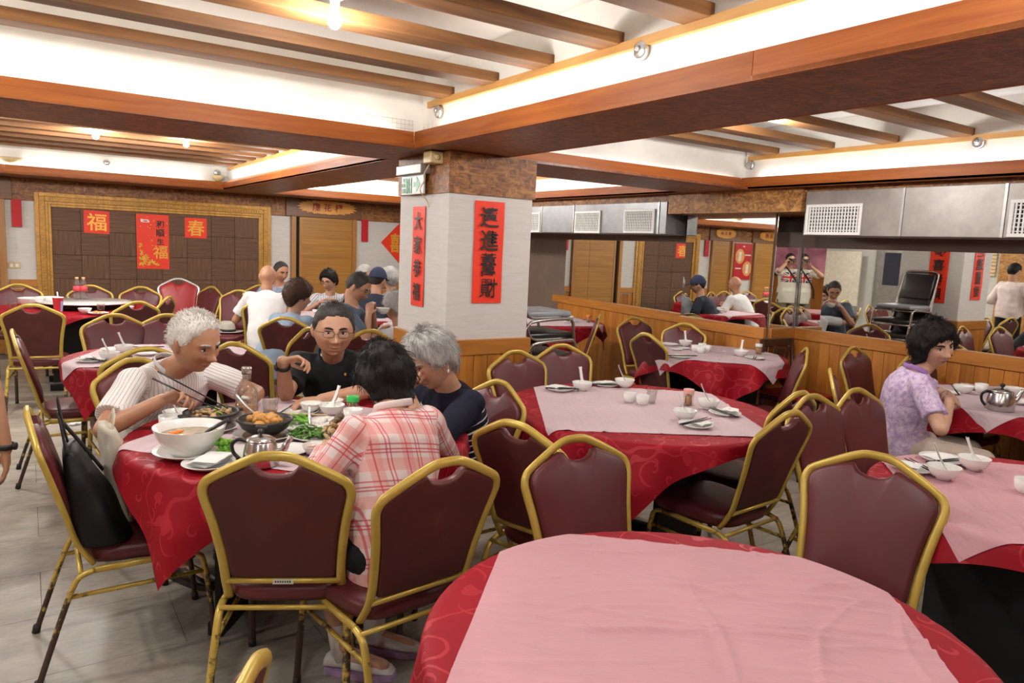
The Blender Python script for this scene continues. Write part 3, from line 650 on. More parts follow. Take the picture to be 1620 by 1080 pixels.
# ---- banquet chair (local: seat centre above the origin, facing +y)
LEAN = math.tan(math.radians(16.5))
def yb(z): return -.185 - max(0, z - .43) * LEAN
BK = [(.178, .40), (.174, .47), (.178, .56), (.192, .67), (.209, .755), (.2115, .783), (.204, .806), (.184, .825), (.10, .871), (.045, .895), (0, .899)]
def back_path(per=4):
    half = [(x, yb(z), z) for x, z in BK]; half[0] = (.178, -.15, .392)
    full = half + [(-x, y, z) for x, y, z in half[-2::-1]]
    return catmull(full, per)
def chair_meshes(frame, seat_m, front_m, rear_m):
    D = {}
    D['back_frame'] = MB().tube(back_path(4), .0134, 10, oval=(.75, 1.1), up=(0, 1, -.2)).mesh('back_frame', frame)
    # padded back: outline just inside the frame, with the hand-hole notch at the top
    out = []
    pts = catmull([(x - .015, z) + (0,) for x, z in BK[1:9]], 4)
    for p in pts:
        if p.y < .846: out.append((p.x, p.y))
    notch = [(.076, .866), (.064, .865), (.056, .853), (.043, .842), (.02, .835), (0, .834)]
    side = [(0, .478), (.05, .478), (.10, .478), (.14, .479), (out[0][0] - .004, .484), (out[0][0], .50)] + [p for p in out if p[1] > .51] + notch
    outline = side + [(-x, z) for x, z in side[-2:0:-1]]
    nO = len(outline); cz = .67; mb = MB(); vs = []
    rings = [(1.0, .0), (.995, .010), (.975, .016), (.93, .020), (.8, .0235), (.55, .026), (.28, .027)]
    def pv(x, z, d):
        y0 = yb(z) + .004; return (x, y0 + d, z + d * LEAN)
    def side_faces(sgn):
        base = len(mb.v)
        V = []
        for s_, d in rings:
            for (x, z) in outline: V.append(pv(x * s_, cz + (z - cz) * s_, sgn * d))
        V.append(pv(0, cz, sgn * .0275)); F = []
        for r in range(len(rings) - 1):
            for k in range(nO): k2 = (k + 1) % nO; q = (r * nO + k, r * nO + k2, (r + 1) * nO + k2, (r + 1) * nO + k); F.append(q if sgn > 0 else q[::-1])
        for k in range(nO): q = ((len(rings) - 1) * nO + k, (len(rings) - 1) * nO + (k + 1) % nO, len(rings) * nO); F.append(q if sgn > 0 else q[::-1])
        return V, F
    V, F = side_faces(1); mb.add(V, F, True, 0)
    rings = [(1.0, .0), (.99, .009), (.975, .011), (.93, .012), (.8, .0125), (.55, .013), (.28, .013)]
    V, F = side_faces(-1); mb.add(V, F, True, 1)
    D['backrest'] = mb.mesh('backrest', [front_m, rear_m])
    # seat cushion
    mb = MB(); ol = []
    for k in range(44):
        a = 2 * PI * k / 44; c, s_ = math.cos(a), math.sin(a); e = .45
        x = math.copysign(abs(c) ** e, c); y = math.copysign(abs(s_) ** e, s_)
        ol.append((x * (.198 + .018 * y), y * .205 + .02))
    prof = [(.90, .385), (.97, .388), (1.0, .402), (1.0, .424), (.975, .438), (.9, .446), (.7, .452), (.4, .456)]
    vs = [(0, .02, .383)] + [(x * k, .02 + (y - .02) * k, z) for k, z in prof for x, y in ol] + [(0, .02, .457)]
    n = 44; fs = [(0, 1 + (k + 1) % n, 1 + k) for k in range(n)]
    for r in range(len(prof) - 1): fs += [(1 + r * n + k, 1 + r * n + (k + 1) % n, 1 + (r + 1) * n + (k + 1) % n, 1 + (r + 1) * n + k) for k in range(n)]
    L = 1 + (len(prof) - 1) * n; fs += [(L + k, L + (k + 1) % n, len(vs) - 1) for k in range(n)]
    mb.add(vs, fs); D['seat'] = mb.mesh('seat', seat_m)
    for sx, nm in ((1, 'R'), (-1, 'L')):
        X = .196 * sx
        D['front_leg' + nm] = MB().tube(catmull([(X * 1.04, .235, 0), (X * 1.02, .215, .2), (X, .195, .335), (X, .178, .366), (X, .14, .378)], 4), .0115, 8, oval=(1.1, .85)).mesh('leg', frame)
        D['rear_leg' + nm] = MB().tube(catmull([(X * 1.06, -.325, 0), (X * 1.03, -.26, .2), (X, -.215, .325), (X, -.19, .362), (X, -.15, .376)], 4), .0115, 8, oval=(1.1, .85)).mesh('leg', frame)
        D['seat_rail' + nm] = MB().tube([(X, -.15, .376), (X, .14, .378)], .0115, 8, oval=(1.1, .85)).mesh('seat_rail', frame)
        D['stretcher' + nm] = MB().tube([(X * 1.0, -.225, .295), (X, .20, .30)], .0085, 8).mesh('stretcher', frame)
        f = MB(); f.cone((X * 1.04, .235, 0), (X * 1.035, .232, .03), .014, .0135, 8, True); D['foot_f' + nm] = f.mesh('foot', M['rubber'])
        f = MB(); f.cone((X * 1.06, -.325, 0), (X * 1.055, -.319, .03), .014, .0135, 8, True); D['foot_r' + nm] = f.mesh('foot', M['rubber'])
    D['rear_bar'] = MB().tube([(-.196, -.19, .372), (.196, -.19, .372)], .0085, 8).mesh('rear_bar', frame)
    D['back_bar'] = MB().tube([(-.172, yb(.465) - .004, .465), (.172, yb(.465) - .004, .465)], .0095, 8).mesh('back_bar', frame)
    return D
PARTS = [('seat', 'seat'), ('backrest', 'backrest'), ('back_frame', 'back_frame'), ('rear_bar', 'rear_bar'), ('back_bar', 'back_bar')] + [(a + s_, n_) for s_ in 'RL' for a, n_ in (('front_leg', 'leg'), ('rear_leg', 'leg'), ('seat_rail', 'seat_rail'), ('stretcher', 'stretcher'))]
CH = chair_meshes(M['gold'], M['vinyl'], M['vinyl'], M['back_fabric'])
CHR = chair_meshes(M['silver'], M['red_vinyl'], M['red_vinyl'], M['red_vinyl'])
BTOP = yb(.899)          # y of the back's top
def chair(bx, by, face, label, group='burgundy banquet chairs', D=CH, dz=0.0, sc_=1.0, tilt=0.0):
    """bx, by: floor point under the top of the back; face: heading in degrees"""
    a = math.radians(face); f = Vector((math.cos(a), math.sin(a)))
    o = Vector((bx, by)) - f * BTOP * sc_
    r = empty('banquet_chair', (o.x, o.y, dz), a - R90, label, 'chair', group); r.scale = (sc_,) * 3
    for key, nm in PARTS:
        p = inst(D[key], nm, r)
        if 'leg' in key: inst(D[('foot_f' if 'front' in key else 'foot_r') + key[-1]], 'foot', p)
    return r
CHAIRS = [
 (-0.02, 2.9, 0, 'burgundy gold-framed banquet chair holding the black handbag and cream tote'),
 (0.57, 2.04, 62, 'burgundy banquet chair with a paper sticker on its back bar at the diners\' table'),
 (0.99, 1.78, 97, 'burgundy banquet chair behind the woman in the pink plaid shirt'),
 (1.49, 1.83, -91, 'empty burgundy banquet chair facing the big bare table, at its back edge'),
 (2.28, 1.24, 193, 'empty burgundy banquet chair between the big bare table and the table with two bowls'),
 (2.57, 1.77, 95, 'burgundy banquet chair drawn up to the middle table, its seat showing in side view'),
 (3.00, 2.03, 97, 'burgundy banquet chair half hidden behind its side-view twin at the middle table'),
 (2.98, 1.96, -89, 'burgundy banquet chair behind the two-bowl table, between the side-view chair and the purple shirt'),
 (3.35, 1.97, -89, 'burgundy banquet chair behind the two-bowl table, right beside the woman in purple'),
 (4.98, 2.98, -85, 'burgundy banquet chair against the wall left of the woman in purple, front showing'),
 (5.14, 2.62, -95, 'burgundy banquet chair by the wall, mostly hidden behind the woman in purple'),
 (4.53, 3.05, 132, 'burgundy banquet chair seen edge-on, leaning away from the table by the column'),
 (3.95, 4.05, -4, 'burgundy banquet chair pushed up to the column table, rear of its back showing'),
 (4.79, 5.09, -93, 'burgundy banquet chair with front showing, before the far mirror, between two others'),
 (4.6, 5.35, 140, 'burgundy banquet chair with seat showing, pulled up to the table by the chrome stack'),
 (4.93, 4.55, 195, 'dark burgundy banquet chair in shade against the wainscot by the column'),
 (2.87, 3.71, -97, 'burgundy banquet chair in front of the chrome chair stack, facing the middle table'),
 (2.41, 3.56, -86, 'burgundy banquet chair right in front of the pillar wainscot'),
 (1.8, 2.76, 185, 'burgundy banquet chair behind the grey-haired woman in the striped navy top'),
 (1.42, 2.08, 18, 'low-set burgundy banquet chair between the plaid woman and the striped navy top'),
 (0.98, 4.31, 40, 'burgundy banquet chair between the old man in stripes and the man in the black polo'),
 (0.41, 3.89, -66, 'burgundy banquet chair under the old man in the striped shirt'),
 (0.51, 4.24, 95, 'burgundy banquet chair at the small table just behind the old man\'s chair'),
 (-0.09, 5.17, 0, 'empty burgundy banquet chair seen side-on at the small table, paper scrap behind its seat'),
 (0.02, 6.85, 83, 'burgundy banquet chair turned away from us at the lazy susan table, by the paper cup'),
 (0.52, 6, -95, 'burgundy banquet chair with front showing between the small table and the lazy susan table'),
 (0.79, 7.06, 112, 'dark burgundy banquet chair at the lazy susan table, behind the one facing us'),
 (1.12, 7.6, 150, 'burgundy banquet chair seen edge-on beside the red silver-framed chair'),
 (1.80, 9.05, 205, 'burgundy banquet chair with gold edge showing on the far side of the red chair'),
 (0.87, 5.95, -105, 'burgundy banquet chair just behind the old man\'s white hair'),
 (-0.09, 9.26, -88, 'burgundy banquet chair against the far wall under the switch plate'),
 (0.56, 9.14, -90, 'burgundy banquet chair against the far wall behind the two bottles'),
 (1.04, 8.95, -112, 'burgundy banquet chair against the far wall left of the red chair'),
 (2.45, 9.4, -100, 'burgundy banquet chair by the gilt frame, left of the bald man'),
 (1.94, 7.28, 80, 'burgundy banquet chair the bald man in white sits on, back to us'),
 (1.64, 5.6, 55, 'burgundy banquet chair with face turned aside behind the raised hand of the man in polo'),
 (1.59, 4.9, 135, 'burgundy banquet chair showing only a thin gold edge before the pale blue blouse'),
 (3.06, 7.16, -80, 'burgundy banquet chair between the man with glasses and the navy cap'),
 (1.96, 4.71, 100, 'burgundy banquet chair with gold top just above the black polo shoulder'),
 (0.235, 0.985, 150, 'burgundy banquet chair of which only the gilt top pokes up at the lower frame edge'),
 (3.80, 2.40, -56, 'burgundy banquet chair under the woman in the purple shirt'),
 (1.98, 8.5, -130, 'burgundy banquet chair with a fedora resting on its seat'),
 (2.9, .2, 90, 'burgundy banquet chair outside the picture at the near side of the two-bowl table'),
 (5.0, .9, 120, 'burgundy banquet chair outside the picture at the near side of the teapot table'),
]
CO = [chair(*c) for c in CHAIRS]
stk_ = MB(); stk_.box((-.0, yb(.465) - .0145, .466), (.062, .0015, .016)); stk_.build('sticker', M['label_paper'], CO[1])
lt = MB()
for k in range(7): lt.box((-.022 + k * .0072, yb(.465) - .0157, .466), (.004, .0006, .006))
lt.build('sticker_print', M['ink'], CO[1], kind='stuff')
chair(1.53, 9.65, -93, 'red vinyl chair with a silver frame standing by the woven wall panel', None, CHR, 0, 1.06)
# ---- chrome stacking chairs by the pillar
def stack_meshes():
    D = {}; fr_ = M['chrome']
    for s_, nm in ((1, 'R'), (-1, 'L')):
        X = .215 * s_
        D['side' + nm] = MB().tube(catmull([(X, .25, 0), (X, .205, .34), (X, .19, .405), (X, .14, .425), (X, -.13, .41), (X, -.19, .38), (X, -.215, .32), (X, -.29, 0)], 4), .0115, 8).mesh('side_frame', fr_)
    half = [(.19, .12, .435), (.19, -.10, .43), (.19, -.17, .445), (.19, -.205, .50), (.185, -.30, .78), (.175, -.312, .82), (.14, -.318, .84), (0, -.32, .845)]
    D['back_frame'] = MB().tube(catmull(half + [(-x, y, z) for x, y, z in half[-2::-1]], 4), .0115, 8).mesh('back_frame', fr_)
    mb = MB(); mb.box((0, .0, .455), (.39, .40, .045), b=.016, smooth=True); D['seat'] = mb.mesh('seat', M['black_vinyl'])
    mb = MB(); mb.box((0, .0, .455), (.39, .40, .045), b=.016, smooth=True); D['seat_grey'] = mb.mesh('seat', M['grey_vinyl'])
    a = Vector((0, -.205, .50)); b = Vector((0, -.312, .82)); t = (b - a).normalized()
    R_ = rotm(math.atan2(-(b.y - a.y), (b.z - a.z)))
    mb = MB(); mb.box(a + t * .185 + Vector((0, .006, 0)), (.335, .036, .285), R_, b=.015, smooth=True); D['backrest'] = mb.mesh('backrest', M['black_vinyl'])
    D['bar1'] = MB().tube([(-.215, .225, .27), (.215, .225, .27)], .008, 6).mesh('cross_bar', fr_)
    D['bar2'] = MB().tube([(-.215, -.235, .27), (.215, -.235, .27)], .008, 6).mesh('cross_bar', fr_)
    D['bar3'] = MB().tube([(-.215, .16, .415), (.215, .16, .415)], .008, 6).mesh('cross_bar', fr_)
    return D
SM = stack_meshes()
for k in range(5):
    nm_ = ['lowest', 'second from the bottom', 'middle', 'second from the top', 'topmost'][k]
    r = empty('stacking_chair', (3.08 - .028 * k + .06, 4.26, .152 * k), -R90, 'chrome tube chair with black padding, %s of the stack by the pillar' % nm_, 'chair', 'stacked chrome chairs')
    for key, nm in (('sideR', 'side_frame'), ('sideL', 'side_frame'), ('back_frame', 'back_frame'), ('seat_grey' if k == 4 else 'seat', 'seat'), ('backrest', 'backrest'), ('bar1', 'cross_bar'), ('bar2', 'cross_bar'), ('bar3', 'cross_bar')): inst(SM[key], nm, r)
# ---- dark wooden chair in the mirror corner
def wood_chair(x, y, rz, label):
    r = empty('wooden_chair', (x, y, 0), rz, label, 'chair'); m = M['dark_wood']
    MB().box((0, 0, .44), (.42, .42, .03), b=.008).build('seat', M['red_vinyl'], r)
    MB().box((0, 0, .405), (.40, .40, .05), b=.004).build('apron', m, r)
    for sx in (-1, 1):
        MB().box((sx * .18, .18, .20), (.036, .036, .40), b=.004).build('leg', m, r)
        b_ = MB(); b_.tube([(sx * .18, -.20, 0), (sx * .18, -.185, .44), (sx * .18, -.25, .86)], .019, 8); b_.build('rear_post', m, r)
        MB().box((sx * .08, -.215, .65), (.028, .016, .32), rotm(-.16), .003).build('back_slat', m, r)
    MB().box((0, -.245, .83), (.40, .024, .07), b=.008).build('top_rail', m, r); MB().box((0, -.205, .53), (.34, .02, .04), b=.005).build('lower_rail', m, r)
    MB().box((0, -.215, .66), (.09, .014, .26), rotm(-.16), .003).build('back_splat', m, r)
    return r
wood_chair(5.16, 3.52, PI * .98, 'dark wooden chair with a red seat standing in the mirror corner')
wood_chair(-.85, 4.35, -2.2, 'dark red-brown wooden chair beside the waiter, seen in the mirror')
# ================================================================ tables and cloths
def damask(name, c1, c2, c3):
    t = NT(name); uv = t.n('ShaderNodeTexCoord').outputs['UV']
    w = t.n('ShaderNodeVectorMath', operation='ADD'); nz = t.n('ShaderNodeTexNoise'); nz.inputs['Scale'].default_value = 9; t.l(uv, nz.inputs['Vector'])
    ms = t.n('ShaderNodeVectorMath', operation='SCALE'); t.l(nz.outputs['Color'], ms.inputs[0]); ms.inputs['Scale'].default_value = .03; t.l(uv, w.inputs[0]); t.l(ms.outputs[0], w.inputs[1])
    P_ = w.outputs[0]
    def curls(scale, turns, rmax, width):
        vo = t.n('ShaderNodeTexVoronoi', voronoi_dimensions='2D'); vo.inputs['Scale'].default_value = scale; vo.inputs['Randomness'].default_value = .8; t.l(P_, vo.inputs['Vector'])
        su = t.n('ShaderNodeVectorMath', operation='SUBTRACT'); t.l(P_, su.inputs[0]); t.l(vo.outputs['Position'], su.inputs[1])
        sp_ = t.n('ShaderNodeSeparateXYZ'); t.l(su.outputs[0], sp_.inputs[0]); sr = t.n('ShaderNodeSeparateColor'); t.l(vo.outputs['Color'], sr.inputs[0])
        ln = t.n('ShaderNodeVectorMath', operation='LENGTH'); t.l(su.outputs[0], ln.inputs[0]); rho = ln.outputs['Value']
        phi = t.math('DIVIDE', t.math('ARCTAN2', sp_.outputs[1], sp_.outputs[0]), 2 * PI)
        sgn = t.math('SUBTRACT', t.math('MULTIPLY', t.math('GREATER_THAN', sr.outputs[0], .5), 2), 1)
        s_ = t.math('FRACT', t.math('ADD', t.math('ADD', t.math('MULTIPLY', rho, turns), t.math('MULTIPLY', phi, sgn)), sr.outputs[1]))
        line = t.math('LESS_THAN', t.math('ABSOLUTE', t.math('SUBTRACT', s_, .5)), width)
        return t.math('MULTIPLY', line, t.math('LESS_THAN', rho, rmax))
    a = curls(5.2, 20, .062, .075); b = curls(8.5, 28, .03, .11)
    n1 = t.noise(P_, 3.6, 1, .4); stem = t.math('LESS_THAN', t.math('ABSOLUTE', t.math('SUBTRACT', n1, .5)), .006)
    vo = t.n('ShaderNodeTexVoronoi', voronoi_dimensions='2D'); vo.inputs['Scale'].default_value = 4.3; t.l(P_, vo.inputs['Vector']); leaf = t.math('LESS_THAN', t.math('ADD', vo.outputs['Distance'], t.math('MULTIPLY', t.noise(P_, 26, 2), .16)), .17)
    m = t.math('MAXIMUM', t.math('MAXIMUM', a, b), t.math('MAXIMUM', stem, t.math('MULTIPLY', leaf, .8)))
    base = t.ramp(t.noise(uv, 2.2, 4), [(.3, c1), (.7, c2)])
    fine = t.noise(t.coord('UV', scale=(1, 1, 1)), 300, 2)
    c = t.mix(t.math('MULTIPLY', m, .75), base, c3)
    t.bump(t.math('ADD', fine, m), .08, .001)
    return t.set(c, t.math('SUBTRACT', .62, t.math('MULTIPLY', m, .18)), spec=.22)
M['damask'] = damask('red_damask', (.22, .0012, .008), (.31, .002, .012), (.42, .020, .034))
def overlay(name, c):
    t = NT(name); uv = t.n('ShaderNodeTexCoord').outputs['UV']
    col = t.ramp(t.noise(uv, 3, 4), [(.3, sc(c, .93)), (.7, sc(c, 1.05))])
    w1 = t.noise(t.coord('UV', scale=(3, 11, 1), rot=(0, 0, .5)), 1.5, 5, .6, 1.2); fine = t.noise(uv, 420, 2)
    t.bump(t.math('ADD', w1, t.math('MULTIPLY', fine, .05)), .6, .016)
    return t.set(col, .75)
M['pink'] = overlay('pink_overlay', (.55, .29, .325))
M['pale_pink'] = overlay('pale_pink_overlay', (.60, .46, .49))
def wfold(u, v, folds):
    w = 0.0
    for (a, b, th, ln, h, cv) in folds:
        dx, dy = u - a, v - b; s_ = dx * math.cos(th) + dy * math.sin(th)
        if abs(s_) > ln: continue
        q = -dx * math.sin(th) + dy * math.cos(th) - cv * s_ * s_; e = 1 - (s_ / ln) ** 2
        w += h * e * (math.exp(-(q / .009) ** 2) - .55 * math.exp(-((q - .017) / .011) ** 2)) if abs(q) < .05 else 0
    return w
def cloth(name, cx, cy, R, half, az, z0, mat, label, cat, fold=.03, seed=0, grow=0.0, off=(0, 0), N=84, wr=.0015, nf=11, nfold=0):
    rs = random.Random(seed); ph = [rs.uniform(0, 6.28) for _ in range(6)]; a = math.radians(az) + PI / 4
    ca, sa = math.cos(a), math.sin(a); V = []; UV = []
    folds = []
    for _ in range(nfold): folds.append((rs.uniform(-half, half), rs.uniform(-half, half), math.radians(-33) - a + rs.gauss(0, .2) + (1.3 if rs.random() < .12 else 0), rs.uniform(.14, .42), rs.uniform(.0028, .0065), rs.uniform(-1.2, 1.2)))
    fp = random.Random(int(cx * 1000)); fph = [fp.uniform(0, 6.28) for _ in range(3)]
    for j in range(N + 1):
        for i in range(N + 1):
            u = (i / N * 2 - 1) * half; v = (j / N * 2 - 1) * half
            x = u * ca - v * sa + off[0]; y = u * sa + v * ca + off[1]
            r = math.hypot(x, y); th = math.atan2(y, x); d = r - R
            w = wfold(u, v, folds) + mnoise.noise(Vector((x * 5 + seed, y * 5, .3))) * wr + mnoise.noise(Vector((x * 14 + seed, y * 4, 2.1))) * wr * .6
            for q in (0, half * .5, -half * .5):
                w += .0022 * math.exp(-((u - q) / .007) ** 2) * (wr > .0012) + .0022 * math.exp(-((v - q) / .007) ** 2) * (wr > .0012)
            w = max(w, -.0018 if grow else -.004)
            if d <= 0: V.append((x, y, z0 + grow + w * (1 if d < -.02 else max(0, -d / .02)) + (.0005))); UV.append((u, v)); continue
            rb = .018 + grow; arc = rb * PI / 2
            if d < arc: rr = R + rb * math.sin(d / rb) - 0; z = z0 + grow - rb * (1 - math.cos(d / rb)); e = 0
            else: e = d - arc; rr = R + rb + e * .10; z = z0 + grow - rb - e * .985
            A = fold * min(1, e / .16)
            f = math.sin(nf * th + fph[0]) + .55 * math.sin((nf + 4) * th + fph[1]) + .4 * math.sin((nf - 5) * th + fph[2])
            rr += A * (f * .6 + .45) + (.004 * min(1, e / .05)) * (1 if grow else 0)
            V.append((rr * math.cos(th), rr * math.sin(th), z)); UV.append((u, v))
    F = [(j * (N + 1) + i, j * (N + 1) + i + 1, (j + 1) * (N + 1) + i + 1, (j + 1) * (N + 1) + i) for j in range(N) for i in range(N)]
    me = bpy.data.meshes.new(name); me.from_pydata(V, [], F); me.materials.append(mat)
    me.polygons.foreach_set('use_smooth', [True] * len(F)); ul = me.uv_layers.new(name='UVMap'); li = np.empty(len(me.loops), 'i'); me.loops.foreach_get('vertex_index', li); ul.data.foreach_set('uv', np.array(UV, 'f')[li].ravel()); me.update()
    o = bpy.data.objects.new(name, me); COL.objects.link(o); o.location = (cx, cy, 0); return tag(o, label, cat)
def table(cx, cy, R, rz, what):
    r = empty('round_table', (cx, cy, 0), rz, 'round dining table with black trestle legs %s' % what, 'table')
    b_ = MB(); b_.lathe([(0, .722), (R - .004, .722), (R, .728), (R, .744), (R - .004, .748), (0, .748)], 48); b_.build('tabletop', M['dark_wood'], r)
    for s_ in (-1, 1):
        MB().box((0, s_ * .24, .40), (.50, .03, .64), b=.004).build('trestle_panel', M['black_base'], r)
        MB().box((0, s_ * .24, .03), (.56, .06, .055), b=.006).build('foot_bar', M['black_base'], r)
    MB().box((0, 0, .15), (.04, .48, .05), b=.004).build('tie_bar', M['black_base'], r)
    return r
Z0 = .749
TB = {}
def full_table(key, cx, cy, R, rz, what, red, pink, pmat='pale_pink'):
    TB[key] = table(cx, cy, R, rz, what)
    half, az, fold, off = red
    cloth('tablecloth', cx, cy, R, half, az, Z0, M['damask'], 'red damask tablecloth %s' % what, 'tablecloth', fold, int(cx * 100), 0, off, 96, .0008)
    if pink:
        half, az = pink
        cloth('table_overlay', cx, cy, R, half, az, Z0, M[pmat], 'square %s overlay cloth %s' % ('rose pink' if pmat == 'pink' else 'pale pink', what), 'tablecloth', .018, int(cx * 100) + 5, .0032, (0, 0), 150 if pmat == 'pink' else 96, .0032, nfold=36 if pmat == 'pink' else 20)
full_table('main', .907, 2.823, .642, .9, 'under the four diners\' dishes', (.715, -145, .045, (0, 0)), (.48, 177))
full_table('center', 2.513, 2.592, .665, .35, 'in the middle, with the pink-capped jar', (.73, -138, .042, (-.07, -.0)), (.50, -167))
full_table('fore', 1.117, .932, .548, .2, 'bare of dishes, nearest the camera', (.66, -80, .03, (0, 0)), (.465, 93), 'pink')
full_table('right', 2.857, .929, .565, 1.35, 'with two bowls at the frame edge', (.64, -120, .03, (0, 0)), (.475, 178), 'pink')
full_table('lady', 4.80, 1.86, .55, 0, 'before the woman in the purple shirt', (.66, 152, .045, (0, 0)), (.475, -168))
full_table('backmid', 4.534, 3.855, .53, .2, 'beside the mirrored column', (.64, -130, .05, (0, 0)), (.49, 178))
full_table('leftsmall', .70, 4.92, .55, 0, 'the small one behind the old man', (.60, -140, .03, (0, 0)), (.46, -160))
full_table('backleft', .42, 8.15, .74, 0, 'carrying the lazy susan', (.74, -120, .03, (0, 0)), None)
full_table('farmid', 4.60, 6.25, .62, 0, 'by the far mirror behind the chrome stack', (.68, -110, .04, (0, 0)), (.50, -150))
full_table('far_a', 2.62, 7.05, .60, 0, 'of the back party by the sliding door', (.64, -120, .04, (0, 0)), (.46, -150))
full_table('far_b', 2.50, 8.62, .5, 0, 'before the bald man', (.66, -165, .04, (0, 0)), None)
full_table('mirror_t', 3.95, -.6, .55, 0, 'outside the picture, seen in the mirror corner', (.64, -120, .04, (0, 0)), (.46, -150))
# ================================================================ tableware
M['china'] = NT('white_china').set((.80, .79, .76), .18)
M['china_wet'] = NT('cream_china').set((.76, .72, .64), .22)
M['clay'] = plain('black_clay', (.018, .016, .015), .45, var=.2)
M['coaster'] = plain('brown_coaster', (.13, .065, .035), .5)
M['napkin'] = plain('napkin_paper', (.80, .80, .78), .8, var=.03)
M['pink_napkin'] = plain('pink_napkin', (.70, .48, .52), .8)
M['black_stick'] = plain('black_lacquer', (.012, .010, .010), .3)
M['bamboo'] = plain('bamboo_stick', (.66, .50, .28), .5)
M['tea_steel'] = plain('tea_steel', (.58, .57, .56), .22, .95, var=.06)
M['black_knob'] = plain('black_knob', (.010, .009, .009), .3)
def glassm(name, col, ior=1.45, rough=.02, tr=1.0):
    t = NT(name); t.set(col, rough); t.b.inputs['Transmission Weight'].default_value = tr; t.b.inputs['IOR'].default_value = ior; return t.m
def thin_glass(name, tint=(1, 1, 1), gl=.08, rough=.02, dif=None, kd=.5):
    m = bpy.data.materials.new(name); m.use_nodes = True; t = m.node_tree; t.nodes.clear(); o = t.nodes.new('ShaderNodeOutputMaterial'); mx = t.nodes.new('ShaderNodeMixShader'); tr = t.nodes.new('ShaderNodeBsdfTransparent'); g = t.nodes.new('ShaderNodeBsdfGlossy'); fr_ = t.nodes.new('ShaderNodeLayerWeight'); mt = t.nodes.new('ShaderNodeMath')
    tr.inputs[0].default_value = (*tint, 1); g.inputs['Roughness'].default_value = rough; fr_.inputs[0].default_value = .25; mt.operation = 'MULTIPLY_ADD'; mt.inputs[1].default_value = .6; mt.inputs[2].default_value = gl
    src = tr.outputs[0]
    if dif:
        d = t.nodes.new('ShaderNodeBsdfDiffuse'); d.inputs[0].default_value = (*dif, 1); m2 = t.nodes.new('ShaderNodeMixShader'); m2.inputs[0].default_value = kd; t.links.new(src, m2.inputs[1]); t.links.new(d.outputs[0], m2.inputs[2]); src = m2.outputs[0]
    t.links.new(fr_.outputs['Facing'], mt.inputs[0]); t.links.new(mt.outputs[0], mx.inputs[0]); t.links.new(src, mx.inputs[1]); t.links.new(g.outputs[0], mx.inputs[2]); t.links.new(mx.outputs[0], o.inputs[0]); return m
M['glass'] = thin_glass('clear_glass', (.96, .97, .96), .05)
M['whisky'] = thin_glass('amber_spirit', (.90, .55, .35), .03, .02, (.80, .36, .17), .65)
M['tea'] = thin_glass('amber_tea', (.95, .6, .2), .03, .02, (.85, .36, .03), .8)
M['pet'] = thin_glass('clear_plastic', (.93, .93, .93), .06, .1)
M['cola'] = plain('cola', (.02, .008, .005), .1)
M['soup'] = plain('soup_broth', (.52, .38, .20), .15, var=.2, vs=40)
M['sauce'] = plain('sauce_orange', (.50, .24, .10), .25)
M['green_veg'] = plain('green_leaves', (.07, .20, .022), .4, var=.5, vs=60)
M['bright_green'] = plain('bright_lettuce', (.16, .42, .03), .45, var=.3, vs=40)
M['carrot'] = plain('carrot', (.80, .20, .02), .4)
M['mush'] = plain('mushroom', (.42, .27, .13), .5, var=.5, vs=60)
M['mush_dark'] = plain('dark_mushroom', (.12, .07, .035), .5, var=.5, vs=60)
M['chicken'] = plain('golden_chicken', (.55, .27, .06), .3, var=.4, vs=50)
M['rice'] = plain('white_rice', (.78, .76, .70), .7, var=.08, vs=90)
M['jar_green'] = plain('green_cap', (.03, .50, .09), .35)
M['jar_pink'] = plain('pink_cap', (.74, .36, .33), .4)
M['pick'] = plain('toothpick_wood', (.62, .36, .17), .6, var=.2, vs=90)
M['red_cup'] = plain('red_cup', (.70, .045, .06), .45)
M['cup_blue'] = plain('blue_print', (.30, .36, .62), .45)
M['red_wrap'] = plain('red_wrapper', (.70, .05, .07), .4)
TZ = .7535
def bowl_mesh(R, h, foot=.45):
    p = [(0, .004), (R * foot * .9, .004), (R * foot, 0), (R * foot, .008), (R * .72, h * .28), (R * .90, h * .62), (R, h - .003), (R * 1.01, h), (R * .97, h - .001), (R * .86, h * .60), (R * .66, h * .30), (R * .3, h * .17), (0, h * .15)]
    return MB().lathe(p, 26).mesh('bowl', M['china'])
def plate_mesh(R, h=.016):
    p = [(0, .003), (R * .58, .003), (R * .60, 0), (R * .63, .002), (R * .86, h * .65), (R, h), (R * .985, h + .0015), (R * .84, h * .8), (R * .62, .008), (0, .007)]
    return MB().lathe(p, 32).mesh('plate', M['china'])
def cup_mesh(R=.034, h=.05):
    p = [(0, .003), (R * .6, .003), (R * .62, 0), (R * .7, .002), (R * .93, h * .35), (R, h), (R * .95, h), (R * .86, h * .35), (R * .6, h * .12), (0, h * .12)]
    return MB().lathe(p, 22).mesh('cup', M['china'])
def glass_mesh(R=.034, h=.085, m='glass'):
    p = [(0, 0), (R * .78, 0), (R, h), (R * .93, h), (R * .72, .010), (0, .010)]
    return MB().lathe(p, 24).mesh('tumbler', M[m])
